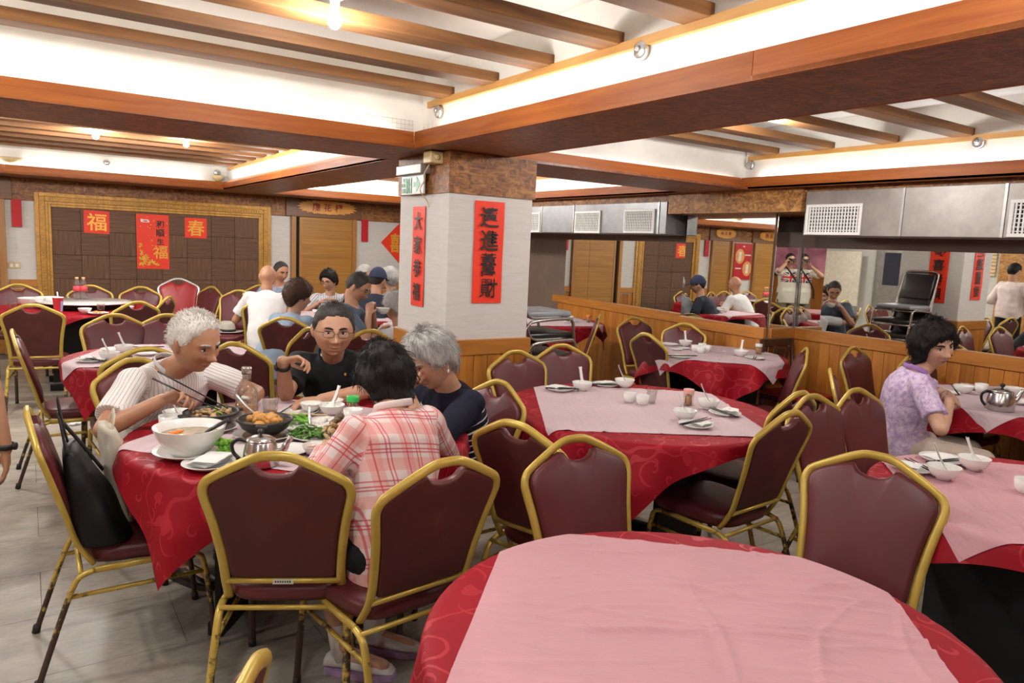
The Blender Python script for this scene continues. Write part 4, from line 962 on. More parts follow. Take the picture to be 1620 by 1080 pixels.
def spoon_mesh():
    mb = MB()
    def f(u, v):   # scoop + handle; v along the length
        L = .125; y = v * L; 
        if v < .42: t = v / .42; w = .021 * math.sqrt(max(0, 1 - (2 * t - 1.02) ** 2)) + .004 * t; d = .011 * (1 - (2 * t - 1) ** 2)
        else: t = (v - .42) / .58; w = .0085 - .001 * t + (.002 if t > .85 else 0); d = 0; 
        z = (max(0, v - .35) ** 1.25) * .055
        a = (u - .5) * 2
        return (a * w, y, z - d * (1 - a * a) + (.0035 * (1 - abs(a)) if v > .42 else 0) * -1)
    mb.grid(8, 18, f); n = len(mb.v); mb.v += [(x, y, z + .0028) for x, y, z in mb.v]; mb.f += [tuple(i + n for i in q)[::-1] for q in mb.f]; mb.m += [0] * (len(mb.f) - len(mb.m)); mb.s += [True] * (len(mb.f) - len(mb.s))
    return mb.mesh('spoon', M['china'])
ME = dict(bowl=bowl_mesh(.056, .05), smallbowl=bowl_mesh(.046, .04), plate=plate_mesh(.078), plate_l=plate_mesh(.118, .022), plate_m=plate_mesh(.10, .018), saucer=plate_mesh(.05, .012), cup=cup_mesh(), glass=glass_mesh(), glass_s=glass_mesh(.028, .07), spoon=spoon_mesh(), soupbowl=bowl_mesh(.118, .095, .5), cuprice=bowl_mesh(.05, .045),
          stick=MB().tube([(-.115, 0, .0035), (.115, 0, .0025)], [.0036, .0022], 6).mesh('chopstick', M['black_stick']))
ME['stick_wood'] = MB().tube([(-.115, 0, .0035), (.115, 0, .0025)], [.0036, .0026], 6).mesh('chopstick', M['bamboo'])
def put(kind, name, x, y, label, cat, group=None, z=TZ, rz=0.0, sc_=1.0, rot=None):
    o = inst(ME[kind], name, None, (x, y, z), rot or (0, 0, rz)); o.scale = (sc_,) * 3
    return tag(o, label, cat, group)
def bowl(x, y, label, z=TZ, kind='bowl', group=None, fill=None): 
    o = put(kind, 'bowl', x, y, label, 'bowl', group, z)
    if fill: b_ = MB(); R = .056 if kind == 'bowl' else .046; b_.lathe([(0, .026), (R * .8, .026), (R * .78, .022)], 20); b_.build('contents', M[fill], o)
    return o
def spoon(x, y, rz, label, lean=.55, z=TZ + .018): return put('spoon', 'soup_spoon', x, y, label, 'spoon', None, z, rot=(lean, 0, rz))
def spoon_in(x, y, rz, label, z=TZ):
    """a spoon standing in a bowl, handle over the rim toward heading rz (degrees, handle direction)"""
    a = math.radians(rz); return spoon(x - .032 * math.cos(a), y - .032 * math.sin(a), a - R90, label, .72, z + .021)
def sticks(x, y, rz, label, group, z=TZ + .014, kind='stick', gap=.008):
    d0 = [math.hypot(x - math.sin(math.radians(rz)) * gap * k, y + math.cos(math.radians(rz)) * gap * k) for k in (-1, 1)]
    for k in (-1, 1):
        far = (d0[0] > d0[1]) == (k < 0)
        a = math.radians(rz) + k * .02; put(kind, 'chopstick', x - math.sin(a) * gap * k, y + math.cos(a) * gap * k, ('farther ' if far else 'nearer ') + label, 'chopstick', group, z, a)
def napkin(x, y, rz, label, z=TZ + .016, w=.10, h=.075, seed=0, mat='napkin', crumple=.010):
    mb = MB(); rs = seed * 3.1
    def f(u, v):
        px, py = (u - .5) * w, (v - .5) * h; r_ = math.hypot(px / w, py / h)
        return (px, py, .004 + crumple * (mnoise.noise(Vector((px * 40 + rs, py * 40, rs))) * .8 + .6) * (1.15 - r_))
    mb.grid(12, 10, f); n = len(mb.v); mb.v += [(x_, y_, .0005) for x_, y_, z_ in mb.v]; q = [tuple(i + n for i in f_)[::-1] for f_ in mb.f]; mb.f += q; mb.m += [0] * len(q); mb.s += [True] * len(q)
    o = mb.build('paper_napkin', M[mat]); o.location = (x, y, z); o.rotation_euler = (0, 0, math.radians(rz)); return tag(o, label, 'napkin')
def jar(x, y, label, cap, z=TZ):
    r = empty('toothpick_jar', (x, y, z), 0, label, 'jar')
    b_ = MB(); b_.lathe([(0, 0), (.024, 0), (.026, .004), (.026, .06), (.024, .062)], 20); b_.build('jar_body', M['pet'], r)
    b_ = MB()
    for k in range(46): a = random.random() * 6.28; q = .019 * math.sqrt(random.random()); b_.tube([(q * math.cos(a), q * math.sin(a), .003), (q * math.cos(a + .2), q * math.sin(a + .2), .052)], .0022, 4)
    b_.build('toothpicks', M['pick'], r, kind='stuff')
    b_ = MB(); b_.lathe([(0, .06), (.0275, .06), (.028, .063), (.028, .079), (.026, .083), (0, .084)], 20); b_.build('jar_cap', M[cap], r); return r
def teapot(x, y, rz, label, s_=1.0, z=TZ):
    r = empty('teapot', (x, y, z), rz, label, 'teapot'); r.scale = (s_,) * 3; m = M['tea_steel']
    b_ = MB(); b_.lathe([(0, .001), (.066, .001), (.069, .004), (.066, .05), (.056, .095), (.054, .10), (.05, .10), (.05, .098)], 30); b_.build('pot_body', m, r)
    b_ = MB(); b_.lathe([(.056, .099), (.057, .103), (.05, .108), (.03, .116), (.0, .119)], 28); lid = b_.build('lid', m, r)
    b_ = MB(); b_.lathe([(.006, .117), (.006, .124), (.012, .130), (.013, .137), (.008, .143), (0, .144)], 14); b_.build('lid_knob', M['black_knob'], lid)
    b_ = MB(); b_.tube(catmull([(.055, 0, .045), (.082, 0, .055), (.098, 0, .085), (.115, 0, .112)], 4), [.017] * 4 + [.014] * 4 + [.011] * 4 + [.009], 12); b_.build('spout', m, r)
    b_ = MB(); b_.tube(catmull([(-.054, 0, .095), (-.085, 0, .100), (-.108, 0, .082), (-.104, 0, .05), (-.082, 0, .025)], 5), .0065, 8, oval=(1.2, .8)); b_.build('handle', M['black_knob'], r)
    return r
def lumps(n, R, zc, mat, parent, name, sz=(.012, .009, .006), seed=1, hgt=.012, ctr=(0, 0), each=False, ang=None):
    rs = random.Random(seed); b_ = MB()
    for k in range(n):
        a = rs.random() * 6.28; q = R * math.sqrt(rs.random()); s_ = rs.uniform(.7, 1.3)
        b_.ell((ctr[0] + q * math.cos(a), ctr[1] + q * math.sin(a), zc + hgt * (1 - (q / R) ** 2) * rs.uniform(.4, 1.1)), (sz[0] * s_, sz[1] * s_, sz[2] * s_), rotm(rs.uniform(-.8, .8), rs.uniform(-.8, .8), rs.random() * 6.28), 8, 5)
    return b_.build(name, M[mat], parent, kind='stuff')
def leaves(n, R, zc, mat, parent, name, seed=1, ctr=(0, 0), L=.035, w=.010, hgt=.02):
    rs = random.Random(seed); b_ = MB()
    for k in range(n):
        a = rs.random() * 6.28; q = R * math.sqrt(rs.random()); x = ctr[0] + q * math.cos(a); y = ctr[1] + q * math.sin(a); d = rs.random() * 6.28; l = L * rs.uniform(.6, 1.2); zb = zc + hgt * (1 - (q / R) ** 2) * rs.uniform(.3, 1.1)
        pts = [(x + (t - .5) * l * math.cos(d), y + (t - .5) * l * math.sin(d), zb + .008 * math.sin(t * 3.1 + k)) for t in (0, .33, .66, 1)]
        b_.tube(pts, [w * .3, w, w * .9, w * .15], 6, oval=(.35, 1))
    return b_.build(name, M[mat], parent, kind='stuff')
# ---- main table
bowl(.486, 3.138, 'white rice bowl with a spoon by the old man\'s forearm'); spoon_in(.486, 3.138, 160, 'white soup spoon leaning in the bowl by the old man\'s forearm')
put('cup', 'sauce_cup', .441, 3.015, 'small white cup with a morsel inside, left of the clay pot', 'cup', sc_=1.25)
def claypot(x, y, label, what, rz=0.3, z=TZ + .022):
    r = empty('clay_pot', (x, y, z), rz, label, 'pot')
    b_ = MB(); b_.lathe([(0, .0), (.055, .0), (.062, .006), (.085, .022), (.098, .045), (.104, .05), (.104, .056), (.098, .057), (.094, .05), (.08, .03), (.0, .022)], 34)
    for s_ in (-1, 1): b_.box((s_ * .11, 0, .050), (.03, .045, .011), b=.004, smooth=True)
    b_.build('pot_body', M['clay'], r)
    b_ = MB(); b_.lathe([(0, .042), (.088, .042), (.086, .036)], 26); b_.build('pot_sauce', M['mush_dark'], r)
    if what == 'chicken': lumps(22, .066, .046, 'chicken', r, 'chicken_pieces', (.02, .015, .012), 5, .016)
    else: lumps(26, .07, .044, 'mush', r, 'mushroom_pieces', (.017, .010, .007), 8, .012); leaves(9, .06, .05, 'bright_green', r, 'greens', 3, (.02, .01), .03, .007, .015)
    return r
put('plate_m', 'under_plate', .581, 2.962, 'white plate under the clay pot of mushrooms', 'plate')
claypot(.581, 2.962, 'black clay pot of mushrooms and greens before the old man', 'mush')
put('plate_l', 'under_plate', .737, 2.768, 'white plate under the clay pot of chicken', 'plate')
b_ = MB(); b_.lathe([(0, 0), (.082, 0), (.084, .004), (.082, .008), (0, .008)], 30); o = b_.build('pot_coaster', M['coaster'], loc=(.737, 2.768, TZ + .009)); tag(o, 'round brown coaster under the clay pot of chicken', 'coaster')
claypot(.737, 2.768, 'black clay pot of golden chicken in the table\'s middle', 'chicken', 1.2)
sl = MB(); sl.tube(catmull([(0, 0, 0), (-.03, .05, .03), (-.06, .10, .07)], 4), .004, 6, oval=(.5, 1.4)); sl.ell((.012, -.018, -.004), (.024, .016, .006)); o = sl.build('serving_spoon', M['steel'], loc=(.715, 2.79, TZ + .085)); tag(o, 'steel serving spoon dipping into the clay pot of chicken', 'spoon')
put('plate_l', 'under_plate', .449, 2.65, 'white plate under the big soup bowl', 'plate', sc_=1.02)
sb = put('soupbowl', 'soup_bowl', .449, 2.65, 'big white bowl of soup with a carrot slice and a black ladle', 'bowl', z=TZ + .01)
b_ = MB(); b_.lathe([(0, .066), (.101, .066), (.098, .06)], 32); b_.build('soup', M['soup'], sb)
b_ = MB()
for (x, y, a) in ((-.045, .03, .3), (-.025, .045, 1.0), (-.06, .012, 2)): b_.box((x, y, .067), (.03, .018, .008), rotm(.1, .1, a), .003, True)
b_.build('carrot_slices', M['carrot'], sb, kind='stuff')
ld = MB(); ld.tube(catmull([(0, 0, 0), (.03, -.01, .02), (.075, -.02, .045)], 4), [.008, .010, .012, .0135, .014, .0145, .0145, .014, .013], 8, oval=(.5, 1.2)); ld.ell((-.02, .0, -.008), (.03, .022, .010)); o = ld.build('ladle', M['black_stick'], loc=(.495, 2.635, TZ + .078)); tag(o, 'black plastic ladle resting in the big soup bowl', 'ladle')
teapot(.635, 2.44, -.45, 'steel teapot with a black knob behind the sticker chair', .86)
vp = put('plate', 'plate', .575, 2.575, 'white plate with a broccoli floret beside the steel teapot', 'plate', sc_=1.15)
br = MB(); rs = random.Random(4)
for k in range(34): br.ell((-.02 + rs.gauss(0, .011), .0 + rs.gauss(0, .011), .038 + rs.uniform(-.018, .016)), (.009, .009, .008), None, 7, 5)
br.build('broccoli', M['bright_green'], vp, kind='stuff')
put('plate', 'plate', .755, 2.535, 'empty white plate just behind the steel teapot\'s spout', 'plate', sc_=1.05)
put('plate', 'plate', .478, 2.483, 'white plate under folded napkins at the table edge', 'plate', sc_=1.1)
for k in range(3): napkin(.482 + k * .004, 2.487 - k * .003, 35 + k * 8, ['lowest', 'middle', 'topmost'][k] + ' folded white napkin on the edge plate', TZ + .017 + k * .006, .125, .085, k, crumple=.003)
# bottle and tumblers
bt = empty('spirit_bottle', (.735, 3.04, TZ), -1.0, 'clear round-shouldered bottle half full of amber spirit', 'bottle'); bt.scale = (1.22,) * 3
b_ = MB(); b_.lathe([(0, 0), (.034, 0), (.037, .004), (.037, .095), (.034, .112), (.022, .128), (.0145, .134), (.0145, .165), (.0165, .167), (.0165, .171), (.0135, .171), (.0130, .134), (.020, .126), (.031, .110), (.0345, .094), (.0345, .006), (0, .006)], 28); b_.build('bottle_glass', M['glass'], bt)
b_ = MB(); b_.lathe([(0, .0065), (.0342, .0065), (.0342, .058), (0, .058)], 24); b_.build('spirit', M['whisky'], bt)
b_ = MB(); b_.lathe([(.0165, .166), (.0172, .186), (.016, .19), (0, .19)], 18); b_.build('bottle_cap', M['tea_steel'], bt)
b_ = MB(); b_.grid(8, 4, lambda u, v: (.0376 * math.cos(-2.3 + u * 1.3), .0376 * math.sin(-2.3 + u * 1.3), .012 + v * .035)); b_.build('bottle_label', M['label_paper'], bt)
def tumbler(x, y, label, liq=None, kind='glass', lvl=.035):
    r = empty('glass_tumbler', (x, y, TZ), 0, label, 'glass'); inst(ME[kind], 'tumbler', r)
    if liq: b_ = MB(); b_.lathe([(0, .0105), (.0245, .0105), (.0275, lvl), (0, lvl)], 20); b_.build('drink', M[liq], r)
    return r
tumbler(.664, 3.015, 'glass tumbler of amber drink in front of the spirit bottle', 'whisky', lvl=.05); tumbler(.841, 3.081, 'glass tumbler with a little orange tea, right of the spirit bottle', 'tea', lvl=.028)
put('plate', 'plate', .975, 3.10, 'white plate with a black chopstick laid over its rim', 'plate', sc_=1.1); put('stick', 'chopstick', .93, 3.135, 'black chopstick over the plate before the man in polo', 'chopstick', z=TZ + .019, rz=.95)
put('smallbowl', 'bowl', 1.015, 3.075, 'small white dish on the chopstick plate', 'bowl', z=TZ + .012)
bowl(1.09, 3.02, 'white bowl with a spoon before the man in polo'); spoon_in(1.09, 3.02, 20, 'white spoon in the bowl before the man in polo'); bowl(1.118, 3.115, 'white bowl behind the spoon bowl, by the folded forearm')
jar(1.178, 3.0, 'green-capped toothpick jar on the diners\' table', 'jar_green')
gp = put('plate', 'plate', .885, 2.905, 'white plate of green vegetables behind the chicken pot', 'plate', sc_=1.15); leaves(26, .05, .014, 'bright_green', gp, 'greens', 9, (.01, 0), .04, .009, .02)
put('stick_wood', 'chopstick', .90, 2.98, 'long bamboo serving chopstick across the table\'s middle', 'chopstick', z=TZ + .03, rz=-.52, sc_=1.3)
bp = put('plate_l', 'big_plate', .925, 2.68, 'large white plate of shredded greens and mushrooms', 'plate', sc_=1.12)
leaves(90, .058, .018, 'green_veg', bp, 'greens', 2, (-.045, .0), .045, .006, .028); lumps(42, .055, .018, 'mush', bp, 'mushroom_pieces', (.017, .009, .005), 6, .03, (.04, -.025)); lumps(16, .03, .03, 'mush_dark', bp, 'dark_mushrooms', (.018, .015, .009), 7, .035, (.07, .03))
sl = MB(); sl.tube(catmull([(0, 0, 0), (.005, .03, .03), (.015, .06, .062)], 4), .004, 6, oval=(.5, 1.4)); sl.ell((0, -.015, -.004), (.016, .022, .006)); o = sl.build('serving_spoon', M['steel'], loc=(.895, 2.715, TZ + .05)); tag(o, 'steel serving spoon stuck in the shredded greens', 'spoon')
rp = put('plate', 'plate', 1.005, 2.862, 'white plate of white bean curd behind the greens', 'plate', sc_=1.1); lumps(20, .045, .012, 'rice', rp, 'bean_curd', (.014, .012, .008), 3, .014)
bowl(.832, 2.467, 'small white bowl of orange sauce near the plaid sleeve', kind='smallbowl', fill='sauce'); put('cup', 'cup', 1.125, 2.86, 'white cup by the plaid woman\'s elbow', 'cup', sc_=1.2)
put('plate', 'plate', .845, 2.365, 'white plate edge showing under the sauce bowl side', 'plate', sc_=.9)
# ---- middle table
put('plate', 'plate', 2.40, 3.095, 'white plate with crumpled napkin at the middle table\'s back edge', 'plate'); napkin(2.385, 3.11, 20, 'crumpled napkin on the plate at the middle table\'s back edge', seed=4)
sticks(2.42, 3.06, -25, 'black chopstick across the napkin plate at the middle table', 'chopsticks on the middle table\'s back plate')
bowl(2.514, 3.042, 'white bowl with upright spoon at the middle table\'s back edge'); spoon_in(2.514, 3.042, 75, 'white spoon upright in the bowl at the middle table\'s back edge')
put('plate', 'plate', 2.735, 3.10, 'white plate with napkin and chopsticks beside a spoon bowl, middle table', 'plate'); napkin(2.745, 3.105, -10, 'white napkin folded on the plate beside the second spoon bowl', seed=5)
sticks(2.72, 3.06, -30, 'black chopstick before the second spoon bowl, middle table', 'chopsticks by the second spoon bowl')
bowl(2.809, 3.024, 'white bowl with slanting spoon on the middle table, by the rear chair'); spoon_in(2.809, 3.024, 140, 'white spoon slanting out of the second bowl on the middle table')
put('cup', 'tea_cup', 2.565, 2.715, 'left one of two white tea cups on the middle table', 'cup'); put('cup', 'tea_cup', 2.587, 2.645, 'front one of two white tea cups on the middle table', 'cup'); tumbler(2.66, 2.655, 'empty small glass beside the two white tea cups', None, 'glass_s')
jar(2.812, 2.543, 'pink-capped toothpick jar on the middle table', 'jar_pink')
bowl(2.828, 2.426, 'white bowl with spoon behind the pink-capped jar'); spoon_in(2.828, 2.426, 135, 'white spoon in the bowl behind the pink-capped jar')
put('plate', 'plate', 2.808, 2.301, 'white plate with napkin and chopsticks at the middle table\'s side by the wall', 'plate'); napkin(2.835, 2.29, 40, 'crumpled napkin on the plate by the side-view chair', seed=6, w=.07, crumple=.02); sticks(2.79, 2.30, 75, 'black chopstick on the plate by the side-view chair', 'chopsticks on the side plate')
bowl(2.533, 2.307, 'white bowl nearest the front hem of the middle table'); spoon_in(2.533, 2.307, 150, 'pale glassy spoon in the bowl nearest the front hem')
put('plate', 'plate', 2.479, 2.188, 'white plate with napkin and crossing chopsticks at the middle table\'s front', 'plate'); napkin(2.50, 2.18, 10, 'flat napkin on the front plate of the middle table', seed=7, crumple=.005); sticks(2.478, 2.19, 10, 'black chopstick over the front plate of the middle table', 'chopsticks on the front plate', TZ + .024)
# ---- two-bowl table
put('plate', 'plate', 2.74, 1.355, 'white plate with crumpled napkin on the rose pink cloth', 'plate'); napkin(2.72, 1.36, 15, 'crumpled napkin on the plate left of the spoon bowl, rose cloth', seed=8, crumple=.018, w=.08); sticks(2.775, 1.33, 58, 'black chopstick on the plate left of the spoon bowl, rose cloth', 'chopsticks on the rose cloth plate')
bowl(2.741, 1.245, 'white bowl with upright spoon in front, on the rose pink cloth'); spoon_in(2.741, 1.245, 115, 'white spoon upright in the front bowl on the rose cloth')
put('plate', 'plate', 2.985, 1.365, 'white plate with folded napkin behind the two bowls', 'plate', sc_=1.1); napkin(2.98, 1.375, -12, 'long folded napkin on the plate behind the two bowls', seed=9, w=.13, crumple=.006); sticks(2.965, 1.335, -12, 'black chopstick along the folded napkin behind the two bowls', 'chopsticks behind the two bowls')
bowl(2.982, 1.252, 'white bowl with slanting spoon at the back, on the rose pink cloth'); spoon_in(2.982, 1.252, 150, 'white spoon slanting from the back bowl on the rose cloth')
put('cup', 'tea_cup', 2.855, 1.03, 'white tea cup cut by the frame edge on the rose cloth', 'cup')
# ---- column table
put('plate', 'plate', 4.044, 3.766, 'white plate with chopsticks on the column table, near corner', 'plate'); sticks(4.06, 3.76, -20, 'black chopstick on the column table\'s near plate', 'chopsticks on the column table')
for i, (x, y) in enumerate(((4.594, 4.05), (4.45, 3.99), (4.545, 3.955), (4.409, 3.90))): put('cup', 'tea_cup', x, y, ['rearmost', 'left', 'right', 'front'][i] + ' white cup of the four-cup cluster on the column table', 'cup', 'cups clustered on the column table')
put('plate', 'plate', 4.50, 4.33, 'white plate at the back of the column table', 'plate'); bowl(4.60, 4.24, 'white bowl with spoon at the back of the column table'); spoon_in(4.60, 4.24, 60, 'white spoon in the bowl at the back of the column table')
bowl(4.592, 3.658, 'white bowl with spoon beside the white-capped jar'); spoon_in(4.592, 3.658, 30, 'white spoon in the bowl beside the white-capped jar'); jar(4.87, 3.709, 'white-capped toothpick jar on the column table', 'china')
put('plate', 'plate', 4.593, 3.528, 'white plate with chopsticks at the column table\'s front', 'plate'); sticks(4.60, 3.53, 35, 'black chopstick on the column table\'s front plate', 'chopsticks at the column table\'s front')
put('saucer', 'saucer', 4.33, 4.08, 'little white saucer by the cup cluster, nearer the rear chair', 'saucer'); put('saucer', 'saucer', 4.44, 4.11, 'little white saucer by the cup cluster, nearer the wall', 'saucer')
# ---- teapot table
lp = put('plate', 'plate', 4.62, 2.135, 'white plate with a bite of food before the woman in purple', 'plate', sc_=.9); lumps(4, .015, .012, 'rice', lp, 'food', (.01, .009, .007), 2, .006)
bowl(4.74, 2.10, 'white bowl beside the hands of the woman in purple'); put('plate', 'plate', 4.96, 2.17, 'white plate with a pink napkin behind the bowl', 'plate'); napkin(4.96, 2.18, 20, 'pink folded napkin on the plate behind the bowl', seed=3, mat='pink_napkin', crumple=.014)
put('cup', 'tea_cup', 4.90, 2.07, 'white tea cup near the steel teapot on the pale table', 'cup', sc_=1.1); teapot(4.40, 1.755, -.55, 'steel teapot with a black handle on the purple-shirt woman\'s table', 1.02)
put('plate', 'plate', 4.73, 1.80, 'white plate right of the steel teapot', 'plate', sc_=1.2); bowl(5.0, 1.93, 'white bowl at the frame edge behind the steel teapot')
# ---- small table behind the old man
put('plate', 'plate', .285, 4.80, 'white plate with crumpled napkin at the small table\'s edge', 'plate'); napkin(.275, 4.815, 10, 'crumpled napkin on the small table\'s edge plate', seed=11, crumple=.022, w=.08); sticks(.30, 4.79, -60, 'dark chopstick on the small table\'s edge plate', 'chopsticks on the small table')
bowl(.385, 4.83, 'white bowl with spoon in front on the small table', kind='bowl'); spoon_in(.385, 4.83, 150, 'white spoon in the front bowl on the small table')
bowl(.490, 5.10, 'white bowl with spoon at the back of the small table'); spoon_in(.490, 5.10, 135, 'white spoon in the back bowl of the small table'); put('plate', 'plate', .44, 5.2, 'white plate behind the back bowl on the small table', 'plate')
sticks(.62, 5.22, -10, 'black chopstick at the back of the small table', 'chopsticks at the small table\'s back'); put('plate', 'plate', .60, 4.98, 'white plate at the small table behind the old man\'s shoulder', 'plate')
# ---- lazy susan table
ls = empty('lazy_susan', (.46, 8.15, TZ), 0, 'pale round glass turntable on the far red table', 'turntable')
b_ = MB(); b_.lathe([(0, .055), (.40, .055), (.405, .06), (.40, .066), (0, .066)], 44); b_.build('turntable_top', plain('frosted_top', (.62, .62, .60), .15), ls); b_ = MB(); b_.lathe([(0, 0), (.30, 0), (.30, .055), (0, .055)], 36); b_.build('turntable_base', M['black_base'], ls)
for i, (x, y) in enumerate(((.40, 8.30), (.455, 8.295))):
    r = empty('drink_bottle', (x, y, TZ + .066), 0, 'red-labelled clear drink bottle, the %s of two on the turntable' % ('left' if i == 0 else 'right'), 'bottle', 'drink bottles on the turntable')
    b_ = MB(); b_.lathe([(0, 0), (.032, 0), (.034, .006), (.033, .06), (.034, .13), (.028, .16), (.014, .19), (.013, .21)], 18); b_.build('bottle_plastic', M['pet'], r)
    b_ = MB(); b_.lathe([(.0345, .085), (.0345, .135)], 18); b_.build('bottle_label', M['red_wrap'], r); b_ = MB(); b_.lathe([(.015, .203), (.015, .222), (0, .222)], 12); b_.build('bottle_cap', plain('orange_cap%d' % i, (.75, .38, .18), .4), r)
    b_ = MB(); b_.lathe([(0, .004), (.031, .006), (.031, .07), (0, .07)], 14); b_.build('water', M['pet'], r)
for i, (x, y) in enumerate(((.02, 8.25), (.16, 8.35))): put('soupbowl', 'serving_bowl', x, y, ['nearer', 'further'][i] + ' of two big white serving bowls at the lazy susan table', 'bowl', z=TZ + (.0 if i == 0 else .0), sc_=.95)
tumbler(.334, 8.55, 'glass tumbler behind the red-labelled bottles', None); tumbler(.86, 8.05, 'glass tumbler at the lazy susan table, before the edge-on chair', None); t_ = tumbler(.55, 7.62, 'glass of dark cola on the lazy susan table', 'cola', lvl=.07); tumbler(-.12, 7.85, 'glass tumbler at the lazy susan table\'s outer end', None)
bowl(.42, 7.58, 'white bowl by the dark cola glass', kind='bowl'); bowl(.78, 7.74, 'white bowl at the lazy susan table, beside the leaning chairs')
fp_ = put('plate', 'plate', .52, 7.50, 'white plate of bitten food before the dark cola glass', 'plate', sc_=1.1); lumps(9, .04, .014, 'chicken', fp_, 'food', (.014, .01, .008), 12, .012)
pc = empty('paper_cup', (.215, 7.52, TZ), 0, 'tall red paper cup with a straw on the far red table', 'cup')
b_ = MB(); b_.lathe([(0, .003), (.031, .0), (.031, .003), (.042, .145), (.044, .147), (.044, .152), (.04, .152), (0, .15)], 22); b_.build('cup_body', M['red_cup'], pc); b_ = MB(); b_.lathe([(.0445, .148), (.045, .156), (.0, .158)], 22); b_.build('cup_lid', M['china'], pc)
b_ = MB(); b_.tube([(.0, 0, .15), (-.004, .004, .20)], .0055, 8); b_.build('straw', M['china'], pc); b_ = MB(); b_.grid(6, 4, lambda u, v: ((.0345 + .0072 * v) * math.cos(-1.1 + u * .7), (.0345 + .0072 * v) * math.sin(-1.1 + u * .7), .03 + v * .09)); b_.build('cup_print', M['cup_blue'], pc)
# ---- back party's dishes
for i, (x, y, z) in enumerate(((2.55, 7.0, 0), (2.55, 7.0, .016), (2.66, 7.1, 0), (2.44, 7.2, 0), (2.72, 6.9, 0))): bowl(x, y, ['bottom bowl of the little white stack', 'top bowl of the little white stack', 'white bowl behind the little stack', 'white bowl at the far side', 'white bowl nearest the man with glasses'][i] + ' on the back party\'s table', TZ + z)
bb = empty('sauce_bottle', (2.75, 7.25, TZ), 0, 'dark brown bottle on the back party\'s table', 'bottle'); b_ = MB(); b_.lathe([(0, 0), (.035, 0), (.036, .1), (.03, .13), (.014, .16), (.013, .2), (0, .2)], 18); b_.build('bottle_glass', M['cola'], bb); b_ = MB(); b_.lathe([(.015, .195), (.015, .215), (0, .215)], 12); b_.build('bottle_cap', M['gold_frame'], bb)
for i, (x, y) in enumerate(((4.72, 6.02), (4.82, 6.1))): put('cup', 'tea_cup', x, y, ['left', 'right'][i] + ' white cup on the table by the chrome stack', 'cup', sc_=1.2)
jar(4.98, 5.98, 'orange-capped toothpick jar on the table by the chrome stack', 'carrot')
bowl(3.9, -.45, 'white bowl on the mirrored table outside the picture'); bowl(4.1, -.55, 'second white bowl on the mirrored table outside the picture')
# ---- hat, paper scraps
ht = empty('fedora_hat', (1.80, 8.31, .457), .5, 'pale grey straw fedora with a black band resting on a chair seat', 'hat')
M['straw'] = plain('straw_grey', (.46, .43, .36), .7, var=.1, vs=90)
b_ = MB(); b_.lathe([(.0, .002), (.09, .002), (.13, .008), (.155, .012), (.157, .016), (.13, .013), (.09, .012)], 28, sx=1.0, sy=1.15); b_.build('brim', M['straw'], ht)
b_ = MB(); b_.lathe([(.092, .01), (.09, .05), (.082, .09), (.07, .115), (.045, .122), (.02, .105), (0, .10)], 28, sx=.9, sy=1.1); b_.build('hat_crown', M['straw'], ht); b_ = MB(); b_.lathe([(.0935, .012), (.0925, .038)], 28, sx=.9, sy=1.1); b_.build('hat_band', M['ink'], ht)
napkin(.27, 6.45, 30, 'scrap of white paper lying on the floor behind the small table', .001, .09, .06, 21, crumple=.03)
# ---- black handbag and cream tote on the near chair
M['bag_black'] = plain('black_nylon', (.007, .007, .008), .5, spec=.25, var=.2, bump=.3, bs=45); M['tote'] = plain('cream_canvas', (.55, .50, .40), .8, bump=.3, bs=60); M['tag_red'] = plain('red_tag', (.75, .03, .02), .4)
hb = empty('handbag', (.195, 2.84, .458), -.08, 'black nylon handbag leaning back on the near banquet chair', 'bag')
def sheetbag(w, h, d, seed, lean, squash=.25):
    mb = MB(); n, m_ = 26, 18; vs = []
    for j in range(m_ + 1):
        v = j / m_; hw = w / 2 * (1 - .32 * v ** 2.2); hd = d / 2 * (1 - .82 * v ** 1.6) + .006
        for i in range(n):
            a = 2 * PI * i / n; c, s_ = math.cos(a), math.sin(a); e = .6
            x = math.copysign(abs(c) ** e, c) * hd; y = math.copysign(abs(s_) ** e, s_) * hw
            p = Vector((x, y, v * h)); q = mnoise.noise(p * 9 + Vector((seed, 0, 0))) * .016
            vs.append((x * (1 + q * 14) - lean * v * h, y + q, v * h))
    fs = [(j * n + i, j * n + (i + 1) % n, (j + 1) * n + (i + 1) % n, (j + 1) * n + i) for j in range(m_) for i in range(n)]
    fs += [tuple(range(n))[::-1], tuple(m_ * n + i for i in range(n))]
    return mb.add(vs, fs)
sheetbag(.30, .32, .15, 3, .30).build('bag_body', M['bag_black'], hb)
b_ = MB(); b_.tube(catmull([(-.10, -.10, .31), (-.115, -.06, .40), (-.125, .0, .43), (-.115, .05, .39), (-.07, .09, .31), (-.0, .12, .19)], 5), .011, 8, oval=(.4, 1.3)); b_.build('bag_strap', M['bag_black'], hb)
b_ = MB(); b_.tube(catmull([(-.10, -.02, .34), (-.12, -.02, .44), (-.125, -.01, .485), (-.12, .01, .44), (-.11, .01, .36)], 5), .010, 8, oval=(.4, 1.4)); b_.build('top_loop', M['bag_black'], hb)
b_ = MB(); b_.tube([(.055, -.06, .21), (.045, .05, .235)], .004, 6); b_.build('zip', M['steel_dull'], hb)
b_ = MB(); b_.box((.082, -.075, .085), (.006, .022, .03), b=.002); b_.build('red_tag', M['tag_red'], hb); b_ = MB(); b_.tube([(.088 + .004 * math.cos(k * .7), -.055 + .016 * math.cos(k * .7), .075 + .016 * math.sin(k * .7)) for k in range(9)], .0028, 6, True); b_.tube([(.09, -.075, .115), (.088, -.04, .13)], .003, 6); b_.build('clip_ring', M['steel'], hb)
